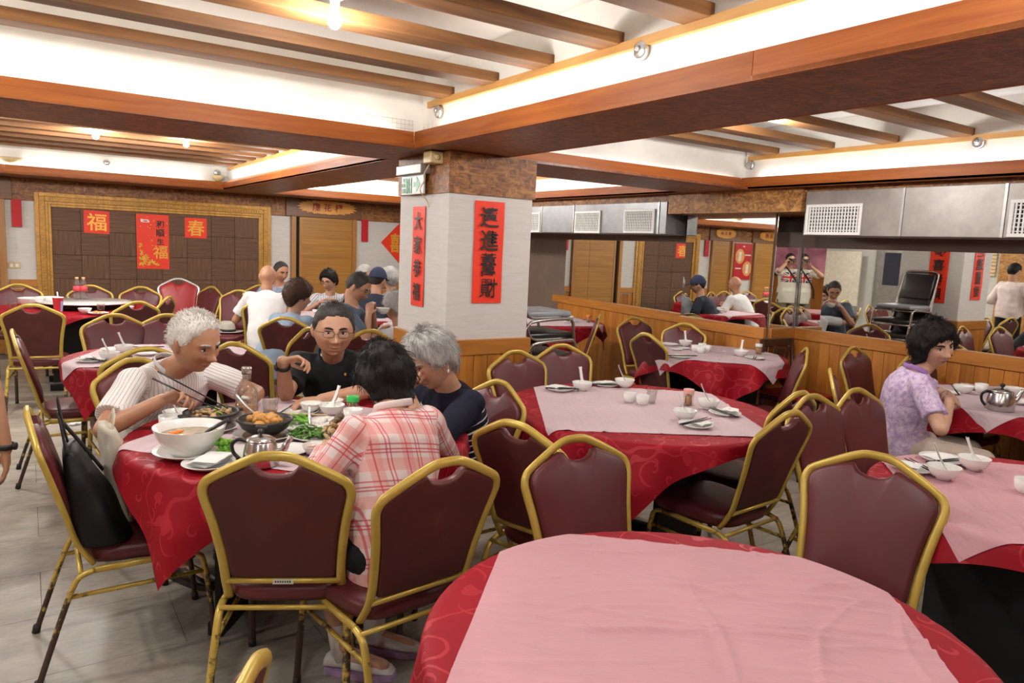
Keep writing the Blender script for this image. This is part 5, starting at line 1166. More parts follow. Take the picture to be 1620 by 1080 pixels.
tt = empty('tote_bag', (.30, 3.02, .458), .1, 'slouching cream canvas tote beside the black handbag', 'bag'); sheetbag(.26, .34, .15, 8, .22).build('tote_body', M['tote'], tt)
b_ = MB(); b_.tube(catmull([(-.075, -.06, .32), (-.06, -.05, .37), (-.05, .03, .385), (-.06, .06, .33)], 5), .009, 8, oval=(.35, 1.4)); b_.build('tote_handle', M['tote'], tt)
# ================================================================ people
def skin(name, c):
    t = NT(name); at = t.n('ShaderNodeAttribute', attribute_name='tone'); v = t.coord(); f = t.noise(v, 26, 4); g = t.noise(v, 7, 2)
    base = t.mix(.35, t.ramp(f, [(.3, sc(c, .9)), (.7, sc(c, 1.07))]), t.ramp(g, [(.3, sc(c, .92)), (.7, (min(1, c[0] * 1.08), c[1] * .97, c[2] * .93))]))
    col = t.mix(1.0, base, at.outputs['Color'], 'MULTIPLY'); t.bump(t.noise(v, 180, 2), .08, .001)
    t.b.inputs['Subsurface Weight'].default_value = .06; t.b.inputs['Subsurface Radius'].default_value = (.012, .005, .003)
    return t.set(col, .48)
def hairm(name, c1, c2, rough=.45):
    t = NT(name); v = t.coord(scale=(95, 95, 16)); f = t.noise(v, 1.6, 4, .65); g = t.noise(t.coord(), 14, 3)
    c = t.mix(.35, t.ramp(f, [(.3, c1), (.7, c2)]), t.ramp(g, [(.35, c1), (.65, c2)])); t.bump(f, .35, .003); return t.set(c, .62, spec=.18)
def tex_attr(t): return t.n('ShaderNodeAttribute', attribute_name='tex').outputs['Vector']
def cloth_plain(name, c, rough=.8, var=.1):
    t = NT(name); v = t.coord(); col = t.ramp(t.noise(v, 8, 4), [(.3, sc(c, 1 - var)), (.7, sc(c, 1 + var))]); t.bump(t.noise(v, 300, 2), .12, .001)
    return t.set(col, rough, spec=.25)
def cloth_stripes(name, base, line, freq, w):
    t = NT(name); sp_ = t.n('ShaderNodeSeparateXYZ'); t.l(tex_attr(t), sp_.inputs[0])
    fr_ = t.math('FRACT', t.math('MULTIPLY', sp_.outputs[0], freq)); m = t.math('LESS_THAN', fr_, w)
    wob = t.noise(t.coord(), 30, 2); return t.set(t.mix(t.math('MULTIPLY', m, t.math('ADD', .55, t.math('MULTIPLY', wob, .6))), base, line), .8, spec=.25)
def cloth_plaid(name):
    t = NT(name); sp_ = t.n('ShaderNodeSeparateXYZ'); t.l(tex_attr(t), sp_.inputs[0]); base = (.74, .62, .60)
    def band(ax, f, lo, hi): fr_ = t.math('FRACT', t.math('MULTIPLY', sp_.outputs[ax], f)); return t.math('MULTIPLY', t.math('GREATER_THAN', fr_, lo), t.math('LESS_THAN', fr_, hi))
    c = t.mix(t.math('MULTIPLY', band(0, 9.5, .05, .42), .55), base, (.72, .26, .23)); c = t.mix(t.math('MULTIPLY', band(1, 8.5, .08, .42), .55), c, (.74, .27, .24))
    for ax, f, lo in ((0, 9.5, .55), (0, 9.5, .66), (0, 9.5, .20), (1, 8.5, .55), (1, 8.5, .64), (1, 8.5, .78)): c = t.mix(t.math('MULTIPLY', band(ax, f, lo, lo + .045), .75), c, (.55, .06, .09))
    t.bump(t.noise(t.coord(), 240, 2), .1, .001); return t.set(c, .85, spec=.2)
def cloth_navy(name):
    t = NT(name); sp_ = t.n('ShaderNodeSeparateXYZ'); t.l(tex_attr(t), sp_.inputs[0])
    fr_ = t.math('FRACT', t.math('MULTIPLY', sp_.outputs[1], 29)); m = t.math('MULTIPLY', t.math('LESS_THAN', fr_, .24), t.math('LESS_THAN', sp_.outputs[1], .36))
    return t.set(t.mix(m, (.012, .014, .028), (.72, .72, .72)), .85, spec=.2)
def cloth_floral(name, a, b):
    t = NT(name); v = t.coord(); n1 = t.noise(v, 24, 4, .6, 1.5); n2 = t.noise(v, 60, 3)
    return t.set(t.mix(.35, t.ramp(n1, [(.42, a), (.58, b)]), t.ramp(n2, [(.4, a), (.6, b)])), .8, spec=.25)
def cloth_flag(name):
    t = NT(name); sp_ = t.n('ShaderNodeSeparateXYZ'); t.l(tex_attr(t), sp_.inputs[0]); x, y = sp_.outputs[0], sp_.outputs[1]
    cy_ = t.math('SUBTRACT', y, .315); ax = t.math('ABSOLUTE', x); ay = t.math('ABSOLUTE', cy_)
    inside = t.math('MULTIPLY', t.math('LESS_THAN', ay, .085), t.math('LESS_THAN', ax, .15))
    dg = t.math('ABSOLUTE', t.math('SUBTRACT', t.math('MULTIPLY', ax, .57), ay))
    c = t.mix(t.math('LESS_THAN', dg, .022), (.03, .05, .16), (.78, .76, .70)); c = t.mix(t.math('LESS_THAN', dg, .009), c, (.55, .03, .04))
    m1 = t.math('MAXIMUM', t.math('LESS_THAN', ax, .03), t.math('LESS_THAN', ay, .028)); c = t.mix(m1, c, (.78, .76, .70))
    m2 = t.math('MAXIMUM', t.math('LESS_THAN', ax, .018), t.math('LESS_THAN', ay, .016)); c = t.mix(m2, c, (.55, .03, .04))
    return t.set(t.mix(inside, (.74, .71, .62), c), .8, spec=.2)
M['skin'] = skin('skin_warm', (.50, .275, .175)); M['skin_tan'] = skin('skin_tan', (.43, .215, .125)); M['skin_pale'] = skin('skin_pale', (.60, .36, .25))
M['hair_black'] = hairm('hair_black', (.004, .0035, .0035), (.018, .015, .014)); M['hair_brown'] = hairm('hair_brown', (.022, .012, .008), (.085, .045, .028)); M['hair_grey'] = hairm('hair_grey', (.20, .19, .18), (.56, .545, .52), .5)
M['hair_white'] = hairm('hair_white', (.50, .47, .43), (.82, .79, .74), .5); M['hair_salt'] = hairm('hair_salt', (.012, .010, .009), (.085, .078, .072), .5); M['hair_dark'] = hairm('hair_dark', (.008, .006, .005), (.04, .032, .028))
M['eye_white'] = plain('eye_white', (.62, .56, .52), .3, var=.02); M['iris'] = plain('iris_dark', (.012, .008, .006), .15); M['lash'] = plain('lash_dark', (.02, .012, .010), .6)
M['thin_lens'] = thin_glass('thin_lens', (.95, .96, .96), .05)
M['metal_rim'] = plain('glasses_rim', (.10, .08, .06), .3, .6); M['dark_rim'] = plain('dark_rim', (.02, .015, .012), .35)
SH = dict(stripe=cloth_stripes('striped_shirt', (.78, .76, .74), (.42, .38, .37), 72, .24), polo=cloth_plain('black_polo', (.014, .015, .018)), plaid=cloth_plaid('pink_plaid'), navy=cloth_navy('navy_striped_top'), lilac=cloth_floral('lilac_floral', (.42, .29, .52), (.72, .60, .76)), lilac_collar=cloth_plain('lilac_collar', (.38, .20, .50)),
          white=cloth_plain('white_tee', (.66, .66, .66)), blue=cloth_plain('pale_blue_top', (.27, .35, .45)), slate=cloth_plain('slate_polo', (.10, .135, .19)), bluegrey=cloth_floral('blue_check', (.20, .24, .34), (.34, .38, .48)), check=cloth_stripes('grey_check', (.62, .62, .63), (.20, .23, .30), 40, .3),
          darknavy=cloth_plain('dark_navy', (.018, .022, .035)), greysw=cloth_plain('grey_sweater', (.20, .21, .22)), palegrey=cloth_plain('pale_grey_top', (.58, .60, .62)), pinkwhite=cloth_plain('pinkish_white_shirt', (.68, .58, .55)), flag=cloth_flag('flag_print_tee'),
          black_tr=cloth_plain('black_trousers', (.010, .010, .011)), beige_tr=cloth_plain('beige_trousers', (.56, .47, .40)), grey_tr=cloth_plain('grey_trousers', (.07, .07, .075)), khaki=cloth_plain('khaki_trousers', (.20, .16, .11)), sock=cloth_plain('white_sock', (.70, .69, .68)), shoe=plain('white_sneaker', (.66, .66, .66), .5), sole=plain('lilac_sole', (.42, .30, .52), .5), dark_shoe=plain('dark_shoe', (.02, .016, .013), .4), strap=plain('black_strap', (.012, .012, .013), .5))
def remesh(mb, vox, smooth=4, fac=.5):
    me = bpy.data.meshes.new('tmp'); me.from_pydata(mb.v, [], mb.f); me.update(); o = bpy.data.objects.new('tmp', me); COL.objects.link(o)
    m = o.modifiers.new('r', 'REMESH'); m.mode = 'VOXEL'; m.voxel_size = vox; m.use_smooth_shade = True
    if smooth: s_ = o.modifiers.new('s', 'SMOOTH'); s_.iterations = smooth; s_.factor = fac
    dg = bpy.context.evaluated_depsgraph_get(); out = bpy.data.meshes.new_from_object(o.evaluated_get(dg)); bpy.data.objects.remove(o); bpy.data.meshes.remove(me)
    out.polygons.foreach_set('use_smooth', [True] * len(out.polygons)); out.materials.clear(); return out
def vget(me): a = np.empty(len(me.vertices) * 3); me.vertices.foreach_get('co', a); return a.reshape(-1, 3)
def loft(mb, pts, rx, ry, right, n=24):
    P = [Vector(p) for p in pts]; N = len(P); vs = []
    for i in range(N):
        t = (P[min(i + 1, N - 1)] - P[max(i - 1, 0)]).normalized(); x = (right - t * right.dot(t)).normalized(); y = t.cross(x)
        for k in range(n): a = 2 * PI * k / n; c, s_ = math.cos(a), math.sin(a); vs.append(P[i] + x * rx[i] * math.copysign(abs(c) ** .85, c) + y * ry[i] * math.copysign(abs(s_) ** .85, s_))
    fs = [(i * n + k, i * n + (k + 1) % n, (i + 1) * n + (k + 1) % n, (i + 1) * n + k) for i in range(N - 1) for k in range(n)] + [tuple(range(n))[::-1], tuple((N - 1) * n + k for k in range(n))]
    mb.add(vs, fs)
def gs(X, Z, x0, z0, sx, sz): return np.exp(-((X - x0) / sx) ** 2 - ((Z - z0) / sz) ** 2)
def head_grid(nu=84, nv=64, nose=1.0, fat=1.0, age=0.0):
    th = np.linspace(0, PI, nv + 1)[:, None]; ph = (np.arange(nu) / nu * 2 * PI)[None, :]
    dx = np.sin(th) * np.cos(ph); dy = np.sin(th) * np.sin(ph); dz = np.cos(th) * np.ones_like(ph)
    x = .0745 * fat * np.sign(dx) * np.abs(dx) ** .93; y = np.where(dy > 0, .090, .098) * np.sign(dy) * np.abs(dy) ** .92; z = np.where(dz > 0, .112, .117) * dz
    t = np.clip(-dz, 0, 1); x = x * (1 - .21 * t ** 1.8); y = np.where(dy < 0, y * (1 - .50 * t ** 1.1), y * (1 + .02 * t) + 0.0)
    X, Z = x, z; f = np.clip(dy * 2.2, 0, 1) * 1.3; d = 0
    d = d + .009 * nose * np.exp(-(X / .0105) ** 2) * np.clip((Z + .052) / .02, 0, 1) * np.clip((.022 - Z) / .02, 0, 1)
    d = d + .017 * nose * gs(X, Z, 0, -.036, .0125, .013)
    for s_ in (-1, 1):
        d = d + .009 * nose * gs(X, Z, s_ * .0135, -.041, .009, .008) - .012 * gs(X, Z, s_ * .031, .002, .016, .011) + .0065 * gs(X, Z, s_ * .032, -.001, .013, .0065) + .0045 * gs(X, Z, s_ * .03, .020, .02, .008) + .006 * gs(X, Z, s_ * .042, -.028, .02, .02)
        d = d - .003 * (1 + age) * gs(X, Z, s_ * .028, -.056, .007, .016) - .002 * age * gs(X, Z, s_ * .031, -.016, .016, .004) + .003 * age * gs(X, Z, s_ * .036, -.082, .014, .014)
    d = d + .0065 * gs(X, Z, 0, -.0655, .019, .005) + .0065 * gs(X, Z, 0, -.077, .016, .006) - .0075 * gs(X, Z, 0, -.0712, .024, .0035) + .008 * gs(X, Z, 0, -.104, .02, .014) - .004 * gs(X, Z, 0, -.089, .02, .006)
    y = y + d * f
    return x, y, z, dx, dy, dz, ph * np.ones_like(th)
def gfaces(nv, nu): return [(i * nu + k, (i + 1) * nu + k, (i + 1) * nu + (k + 1) % nu, i * nu + (k + 1) % nu) for i in range(nv) for k in range(nu)]
HS = dict(  # hairline z at azimuth from the front 0,30,55,80,105,130,180 degrees; thickness top, thickness sides
    short=((.074, .069, .047, -.010, -.008, -.050, -.080), .011, .006), crop=((.085, .080, .055, .0, .0, -.045, -.07), .010, .006), spiky=((.078, .072, .045, -.006, -.004, -.05, -.075), .010, .007),
    pixie=((.056, .046, .012, -.025, -.02, -.07, -.092), .030, .024), bob=((.042, .036, .004, -.085, -.10, -.105, -.108), .030, .034), curly=((.046, .040, .010, -.078, -.10, -.105, -.105), .034, .036), waves=((.060, .055, .03, -.02, -.03, -.10, -.112), .028, .03), crown=((.30, .30, .30, .30, .0, -.055, -.07), .004, .004))
def hand(mb, wrist, d, nrm, side, pose, s_=1.0):
    """palm + five fingers; d: along the hand, nrm: out of the palm, side: +1 when the thumb lies along d x nrm"""
    d = Vector(d).normalized(); nrm = Vector(nrm); nrm = (nrm - d * nrm.dot(d)).normalized(); lat = d.cross(nrm) * side; w = Vector(wrist)
    c = dict(relax=(.35, .5, .35), grip=(.75, 1.15, .7), flat=(.08, .12, .1), fist=(1.25, 1.45, .9), pinch=(.6, .9, .5))[pose]
    kn = []
    for i, o_ in enumerate((.027, .0095, -.0085, -.026)):
        k = w + d * (.082 - .004 * abs(i - 1)) * s_ + lat * o_ * s_; kn.append(k); mb.cone(w + lat * o_ * .55 * s_ + d * .005, k, .0125 * s_, .0105 * s_, 10)
        L = (.042, .047, .043, .034)[i] * s_; a = 0; p = k; dirv = d + lat * (.06 * (1.5 - i)); 
        for j, (l, r0, r1) in enumerate(((L, .0095, .0088), (L * .62, .0088, .0080), (L * .5, .0080, .0066))):
            a += c[j] * (1 + .08 * i * (pose == 'pinch')); q = p + (dirv.normalized() * math.cos(a) + nrm * math.sin(a)) * l; mb.cone(p, q, r0 * s_, r1 * s_, 8); p = q
    mb.cone(kn[0] - nrm * -.004, kn[3], .010 * s_, .010 * s_, 8); mb.cone(w + d * .03 * s_, w + d * .055 * s_, .017 * s_, .017 * s_, 10)
    b = w + d * .022 * s_ + lat * .022 * s_; q = b + (d * .62 + lat * .62 + nrm * .35).normalized() * .042 * s_; mb.cone(b, q, .0135 * s_, .0105 * s_, 10)
    k2 = q + (d * .85 + lat * .05 + nrm * (.5 if pose != 'flat' else .1)).normalized() * .032 * s_; mb.cone(q, k2, .0100 * s_, .0090 * s_, 8); mb.cone(k2, k2 + (d * .8 - lat * .25 + nrm * .45).normalized() * .022 * s_, .009 * s_, .0072 * s_, 8)
def ik(sh, wr, hint, u, f):
    v = wr - sh; D = v.length; D2 = min(D, (u + f) * .995); k = max(1.0, D / ((u + f) * .995)); u *= k; f *= k
    a = (u * u - f * f + D * D) / (2 * D); h = math.sqrt(max(0, u * u - a * a)); n = v / D; p = hint - sh; p = p - n * p.dot(n); p = p.normalized() if p.length > 1e-5 else Vector((0, 0, -1)); return sh + n * a + p * h
def person(label, hip, neck, yaw, head, hyaw, hpitch, hroll, R, L, shirt, sleeve='short', trousers='grey_tr', hair=('short', 'hair_black'), skin_='skin', hs=1.0, wid=1.0, vox=.0085, glasses=None, collar=None, legs=None, fat=1.0, age=0., extra=None, strands=0, hem=-.10, shoe='dark_shoe', brow='hair_black', smile=0, lipk=1.0, cat='person', dep=1.0, gaze=0.0):
    a = math.radians(yaw); F = Vector((math.cos(a), math.sin(a), 0)); RT = Vector((math.sin(a), -math.cos(a), 0)); H = Vector(hip); N = Vector(neck); HC = Vector(head)
    org = Vector((H.x, H.y, 0)); H = H - org; N = N - org; HC = HC - org
    ya, pa, ra = math.radians(hyaw), math.radians(hpitch), math.radians(hroll)
    hm = Matrix.Rotation(ya - R90, 3, 'Z') @ Matrix.Rotation(pa, 3, 'X') @ Matrix.Rotation(ra, 3, 'Y')   # head axes: x right, y forward, z up
    hx, hy, hz = hm @ Vector((1, 0, 0)), hm @ Vector((0, 1, 0)), hm @ Vector((0, 0, 1))
    sp = (N - H).length; up0 = (Vector((0, 0, 1)) * .8 + (N - H).normalized() * .6).normalized(); c1 = H + up0 * sp * .4; c2 = N - ((N - H).normalized() * .9 + Vector((0, 0, .25))).normalized() * sp * .35
    def bz(t): return H * (1 - t) ** 3 + c1 * 3 * t * (1 - t) ** 2 + c2 * 3 * t * t * (1 - t) + N * t ** 3
    TT = [0, .15, .3, .45, .6, .75, .86, .94, 1.0]; SPN = [bz(t) for t in TT]
    RX = [.165, .160, .150, .152, .160, .165, .150, .105, .062]; RY = [.125, .125, .115, .112, .115, .112, .096, .075, .058]
    RX = [r * wid for r in RX]; RY = [r * wid * dep for r in RY]
    t1 = (SPN[8] - SPN[6]).normalized(); S1 = N - t1 * .055
    shR, shL = S1 + RT * .158 * wid, S1 - RT * .158 * wid
    arms = []
    for sd, A, s0 in ((1, R, shR), (-1, L, shL)):
        wr = Vector(A['w']) - org; e = ik(s0, wr, Vector(A['e']) - org, .275, .24); arms.append((sd, A, s0, e, wr))
    body = MB()
    loft(body, [SPN[0] - up0 * .07] + SPN, [.10] + [r * .86 for r in RX], [.09] + [r * .84 for r in RY], RT)
    for sd, A, s0, e, wr in arms:
        body.cone(S1 + RT * .07 * sd - t1 * .03, s0, .058, .048, 12); body.cone(s0, e, .044 * wid ** .5, .037, 14); body.cone(e, e.lerp(wr, .35), .037, .037, 12); body.cone(e.lerp(wr, .3), wr, .0365, .0255, 14)
        dv = Vector(A.get('d', wr - e)); hand(body, wr, dv, A.get('n', (0, 0, -1)), A.get('s', 1) , A.get('p', 'relax'), A.get('hs', .98))
    hb_ = HC - hz * .085 * hs - hy * .018 * hs
    body.cone(N - t1 * .03, hb_, .056, .052, 16); body.cone(hb_, HC - hz * .02 - hy * .02, .052, .06, 16)
    legs = legs or [(H + F * .40 + RT * .11 * s_ - Vector((0, 0, .02)), H + F * .36 + RT * .12 * s_ + Vector((0, 0, .085 - H.z))) for s_ in (1, -1)]
    legs = [(Vector(k), Vector(an)) if True else None for k, an in legs]
    for s_, (k, an) in zip((1, -1), legs):
        hj = H + RT * .09 * s_; body.cone(hj, k, .078, .054, 14); body.cone(k, k.lerp(an, .3), .052, .052, 12); body.cone(k.lerp(an, .25), an, .052, .034, 14)
        ft = Vector(extra['foot']).normalized() if extra and 'foot' in extra else F; body.cone(an - Vector((0, 0, .035)), an + ft * .14 - Vector((0, 0, .06)), .036, .026, 10)
    # head
    nu, nv = (84, 64) if vox < .007 else (48, 40)
    gx, gy, gz, dx, dy, dz, ph = head_grid(nu, nv, 1.0, fat, age)
    HM = np.array(hm); toW = lambda P: (P * hs) @ HM.T + np.array(HC)
    P = np.stack([gx, gy, gz], -1).reshape(-1, 3); body.add([tuple(p) for p in toW(P)], gfaces(nv, nu))
    for s_ in (-1, 1):
        ec = HC + (hx * .0765 * fat * s_ - hy * .008 - hz * .008) * hs; Re = hm @ rotm(0, s_ * .18, -s_ * .45)
        body.ell(ec, (.009 * hs, .019 * hs, .031 * hs), Re, 12, 8)
    me = remesh(body, vox, 2 if vox < .006 else 1); me.materials.append(M[skin_]); co = vget(me)
    # skin tone: lip and cheek colour, plus shade painted into sockets, mouth line, folds
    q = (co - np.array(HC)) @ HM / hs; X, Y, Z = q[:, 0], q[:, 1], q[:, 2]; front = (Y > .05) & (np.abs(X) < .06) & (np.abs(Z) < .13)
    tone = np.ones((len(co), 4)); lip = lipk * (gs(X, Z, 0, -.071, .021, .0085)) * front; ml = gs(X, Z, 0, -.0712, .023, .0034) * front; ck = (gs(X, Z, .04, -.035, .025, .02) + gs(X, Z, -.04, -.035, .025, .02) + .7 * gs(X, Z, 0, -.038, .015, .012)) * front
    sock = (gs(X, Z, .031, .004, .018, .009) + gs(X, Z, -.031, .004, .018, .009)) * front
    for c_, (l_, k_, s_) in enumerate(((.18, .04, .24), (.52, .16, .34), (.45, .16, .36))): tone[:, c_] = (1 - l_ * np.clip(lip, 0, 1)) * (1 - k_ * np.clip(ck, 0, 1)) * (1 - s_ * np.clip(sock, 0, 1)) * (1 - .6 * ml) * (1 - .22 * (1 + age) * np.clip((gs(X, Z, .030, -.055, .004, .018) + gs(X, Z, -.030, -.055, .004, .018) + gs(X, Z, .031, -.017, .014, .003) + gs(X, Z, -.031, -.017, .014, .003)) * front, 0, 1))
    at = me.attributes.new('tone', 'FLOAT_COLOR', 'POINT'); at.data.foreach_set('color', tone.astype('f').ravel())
    root = bpy.data.objects.new('person', me); COL.objects.link(root); root.location = org; tag(root, label, cat)
    def child(mb, name, mat, smooth=True): return mb.build(name, mat, root)
    # eyes, brows
    fx = np.abs(gx) + 0; 
    def surf(x_, z_):
        k = np.argmin(((gx - x_) ** 2 + (gz - z_) ** 2 + np.where(gy < .03, 1, 0)).ravel()); return gy.ravel()[k]
    for s_ in (-1, 1):
        ys = surf(s_ * .031, .0); loc = lambda x_, y_, z_: HC + (hx * x_ + hy * y_ + hz * z_) * hs
        b_ = MB(); b_.ell(loc(s_ * .031, ys - .0025, .0), (.0130 * hs, .0065 * hs, .0048 * hs), hm, 12, 8); e_ = child(b_, 'eye', M['eye_white'])
        b_ = MB(); b_.ell(loc(s_ * .031 + gaze, ys + .0022, -.0003), (.0060 * hs, .0030 * hs, .0050 * hs), hm, 10, 6); b_.build('iris', M['iris'], e_)
        b_ = MB(); b_.tube([loc(s_ * (.031 + (t - .5) * .028), ys + .0025 - .006 * abs(t - .5), .0042 + .0022 * (1 - (2 * t - 1) ** 2) - .001) for t in (0, .25, .5, .75, 1)], [.0008, .0021, .0024, .0021, .0008], 5); b_.build('eyelid_line', M['lash'], e_)
        b_ = MB(); b_.tube([loc(s_ * (.013 + t * .036), surf(s_ * (.013 + t * .036), .0185) + .0012, .0165 + .0045 * math.sin(t * 2.6) + .001) for t in (0, .25, .5, .75, 1)], [.0024, .0038, .0040, .0032, .0012], 5, oval=(1.3, .6)); child(b_, 'eyebrow', M[brow])
    # hair
    if hair:
        line, tt, ts = HS[hair[0]]; az = np.degrees(np.arctan2(np.abs(dx), dy)); zl = np.interp(az, (0, 30, 55, 80, 105, 130, 180), line)
        nz = np.array([mnoise.noise(Vector((float(p[0]) * 55, float(p[1]) * 55, float(p[2]) * 9 + len(label)))) for p in P]).reshape(gx.shape)
        n2 = np.array([mnoise.noise(Vector((float(p[0]) * 26 + 7, float(p[1]) * 26, float(p[2]) * 26))) for p in P]).reshape(gx.shape)
        edge = np.clip((gz - zl + .009 * n2 + .006 * nz) / .026, -1, 1); top = np.clip(dz * 1.2, 0, 1); th_ = (ts + (tt - ts) * top) * np.clip(edge * 1.1 + .12, 0, 1) ** .9
        if hair[0] in ('curly', 'waves'): th_ = th_ * (1 + .55 * n2 + .25 * nz)
        else: th_ = th_ * (1 + .28 * nz + .16 * n2)
        th_ = np.where(edge > -.05, th_, -.006)
        rr = np.sqrt(dx ** 2 + dy ** 2 + dz ** 2); nx_, ny_, nz_ = dx, dy, dz * .8
        hx_, hy_, hz_ = gx + nx_ * th_, gy + ny_ * th_, gz + nz_ * th_
        if hair[0] in ('bob', 'curly', 'waves'):
            m_ = (edge > .0) & (gz < .04); hr = np.sqrt(gx ** 2 + gy ** 2) + 1e-6; tx = .098 * fat * (1 + .10 * n2 + .05 * nz); ty = .112 * (1 + .10 * n2 + .05 * nz); tr_ = 1 / np.sqrt((dx / np.maximum(1e-6, np.sqrt(dx ** 2 + dy ** 2)) / tx) ** 2 + (dy / np.maximum(1e-6, np.sqrt(dx ** 2 + dy ** 2)) / ty) ** 2)
            k = np.clip((.04 - gz) / .05, 0, 1) * np.clip(edge * 2, 0, 1) * np.where(np.abs(az) > 50, 1, 0); nr = np.maximum(np.sqrt(hx_ ** 2 + hy_ ** 2), tr_ * .97); sc2 = 1 + (nr / np.maximum(1e-6, np.sqrt(hx_ ** 2 + hy_ ** 2)) - 1) * k; hx_ = np.where(m_, hx_ * sc2, hx_); hy_ = np.where(m_, hy_ * sc2, hy_)
        hp = np.stack([hx_, hy_, hz_], -1).reshape(-1, 3); mb = MB(); mb.add([tuple(p) for p in toW(hp)], gfaces(nv, nu))
        if strands:
            rs = np.random.RandomState(5); idx = np.where((edge.ravel() > .15))[0]; base = toW(hp); nrm = np.stack([nx_, ny_, nz_], -1).reshape(-1, 3) @ HM.T; dn = -np.array(hz)
            for i in rs.choice(idx, strands):
                p = base[i] + rs.normal(0, .003, 3); nn = nrm[i] / (np.linalg.norm(nrm[i]) + 1e-6); dd = P[i]
                if hair[0] == 'spiky': fl = nn * (.75 + rs.rand() * .4) + rs.normal(0, .35, 3); Ls = .013
                else:
                    tang = dn - nn * (dn @ nn); fl = tang + nn * (.04 + .14 * rs.rand()) + rs.normal(0, .10 if hair[0] in ('pixie', 'short', 'crop') else .25, 3); Ls = {'crop': .010, 'short': .013}.get(hair[0], .026)
                fl = fl / np.linalg.norm(fl); crl = rs.normal(0, .3 if hair[0] in ('curly', 'waves', 'bob') else .1, 3)
                mb.tube([tuple(p - nn * .002), tuple(p + fl * Ls * .5 + crl * .006), tuple(p + fl * Ls + crl * .014 + dn * .002)], [.0011, .0010, .0003], 3, caps=False)
        child(mb, 'hair', M[hair[1]])
    # clothes
    sb = MB(); loft(sb, [H + up0 * hem] + SPN, [RX[0] * 1.04] + [r * 1.06 + .006 for r in RX[:-1]] + [.068], [RY[0] * 1.04] + [r * 1.06 + .006 for r in RY[:-1]] + [.064], RT)
    for sd, A, s0, e, wr in arms:
        sb.cone(S1 + RT * .06 * sd - t1 * .03, s0, .070, .060, 14)
        if sleeve == 'short': en = s0.lerp(e, .74); sb.cone(s0, s0.lerp(e, .4), .060, .060, 14); sb.cone(s0.lerp(e, .1), en, .060, .060 if wid < 1.05 else .066, 16, True)
        elif sleeve == 'long': sb.cone(s0, e, .060, .050, 14); sb.cone(e, e.lerp(wr, .5), .051, .047, 14); sb.cone(e.lerp(wr, .4), e.lerp(wr, .93), .048, .038, 14, True)
    sm_ = remesh(sb, max(.0065, vox), 3); sm_.materials.append(SH[shirt]); sc_o = vget(sm_)
    nr = np.empty(len(sc_o) * 3); sm_.vertices.foreach_get('normal', nr); nr = nr.reshape(-1, 3); hq = np.array([H]); 
    wv = np.array([mnoise.noise(Vector((p[0] * 9 + p[2] * 5, p[1] * 9 - p[2] * 3, p[2] * 13 + len(label)))) * .0075 + mnoise.noise(Vector((p[0] * 24, p[1] * 24 + 3, p[2] * 15))) * .0035 for p in sc_o])
    sc_o = sc_o + nr * wv[:, None]; sm_.vertices.foreach_set('co', sc_o.ravel())
    # pattern coordinates: along and across the nearest limb
    dist = []; tx_ = []
    rel = sc_o - np.array(H); axv = np.array((N - H).normalized()); tv = rel @ axv; tor = np.linalg.norm(rel - tv[:, None] * axv, axis=1) - .13; 
    dist.append(tor); tx_.append(np.stack([rel @ np.array(RT), tv, 0 * tv], -1))
    for sd, A, s0, e, wr in arms:
        dmin = np.full(len(sc_o), 9.); tcs = np.zeros((len(sc_o), 3)); acc = 0
        for p0, p1 in ((s0, e), (e, wr)):
            u = np.array(p1 - p0); Lb = np.linalg.norm(u); u = u / Lb; r_ = sc_o - np.array(p0); t_ = r_ @ u; tc = np.clip(t_, 0.02, Lb); dd = np.linalg.norm(r_ - tc[:, None] * u, axis=1); b1 = np.cross(u, [0.3, .2, .93]); b1 /= np.linalg.norm(b1); b2 = np.cross(u, b1)
            an_ = np.arctan2(r_ @ b1, r_ @ b2); m_ = dd < dmin; tcs[m_] = np.stack([an_ * .055, t_ + acc + .6, 0 * t_], -1)[m_]; dmin = np.minimum(dmin, dd); acc += Lb
        dist.append(dmin - .056); tx_.append(tcs)
    k = np.argmin(np.stack(dist), 0); tex = np.stack(tx_)[k, np.arange(len(sc_o))]
    at = sm_.attributes.new('tex', 'FLOAT_VECTOR', 'POINT'); at.data.foreach_set('vector', tex.astype('f').ravel())
    so = bpy.data.objects.new('shirt', sm_); COL.objects.link(so); so.parent = root
    if collar:
        for s_ in (-1, 1):
            b_ = MB(); cen = N + t1 * .012; fw = (F - t1 * F.dot(t1)).normalized(); pts = []
            for i in range(9):
                an_ = (i / 8) * 2.75; pts.append(cen - fw * .062 * math.cos(an_) * 1.0 + RT * s_ * .066 * math.sin(an_) - t1 * .03 * max(0, -math.cos(an_)) + t1 * .008)
            b_.tube(pts, [.010] * 7 + [.014, .008], 8, oval=(1.3, .4), up=t1); b_.build('collar', SH[collar], so)
    tb_ = MB(); loft(tb_, [H - up0 * .09, H - up0 * .03, H + up0 * .06], [.10, .168 * wid, .158 * wid], [.09, .128 * wid, .12 * wid], RT)
    for s_, (k, an) in zip((1, -1), legs): hj = H + RT * .09 * s_; tb_.cone(hj, k, .090, .066, 14); tb_.cone(k, k.lerp(an, .5), .066, .058, 12); tb_.cone(k.lerp(an, .4), k.lerp(an, extra.get('leglen', .94) if extra else .94), .058, .050, 14, True)
    tm = remesh(tb_, max(.009, vox), 2); tm.materials.append(SH[trousers]); to = bpy.data.objects.new('trousers', tm); COL.objects.link(to); to.parent = root
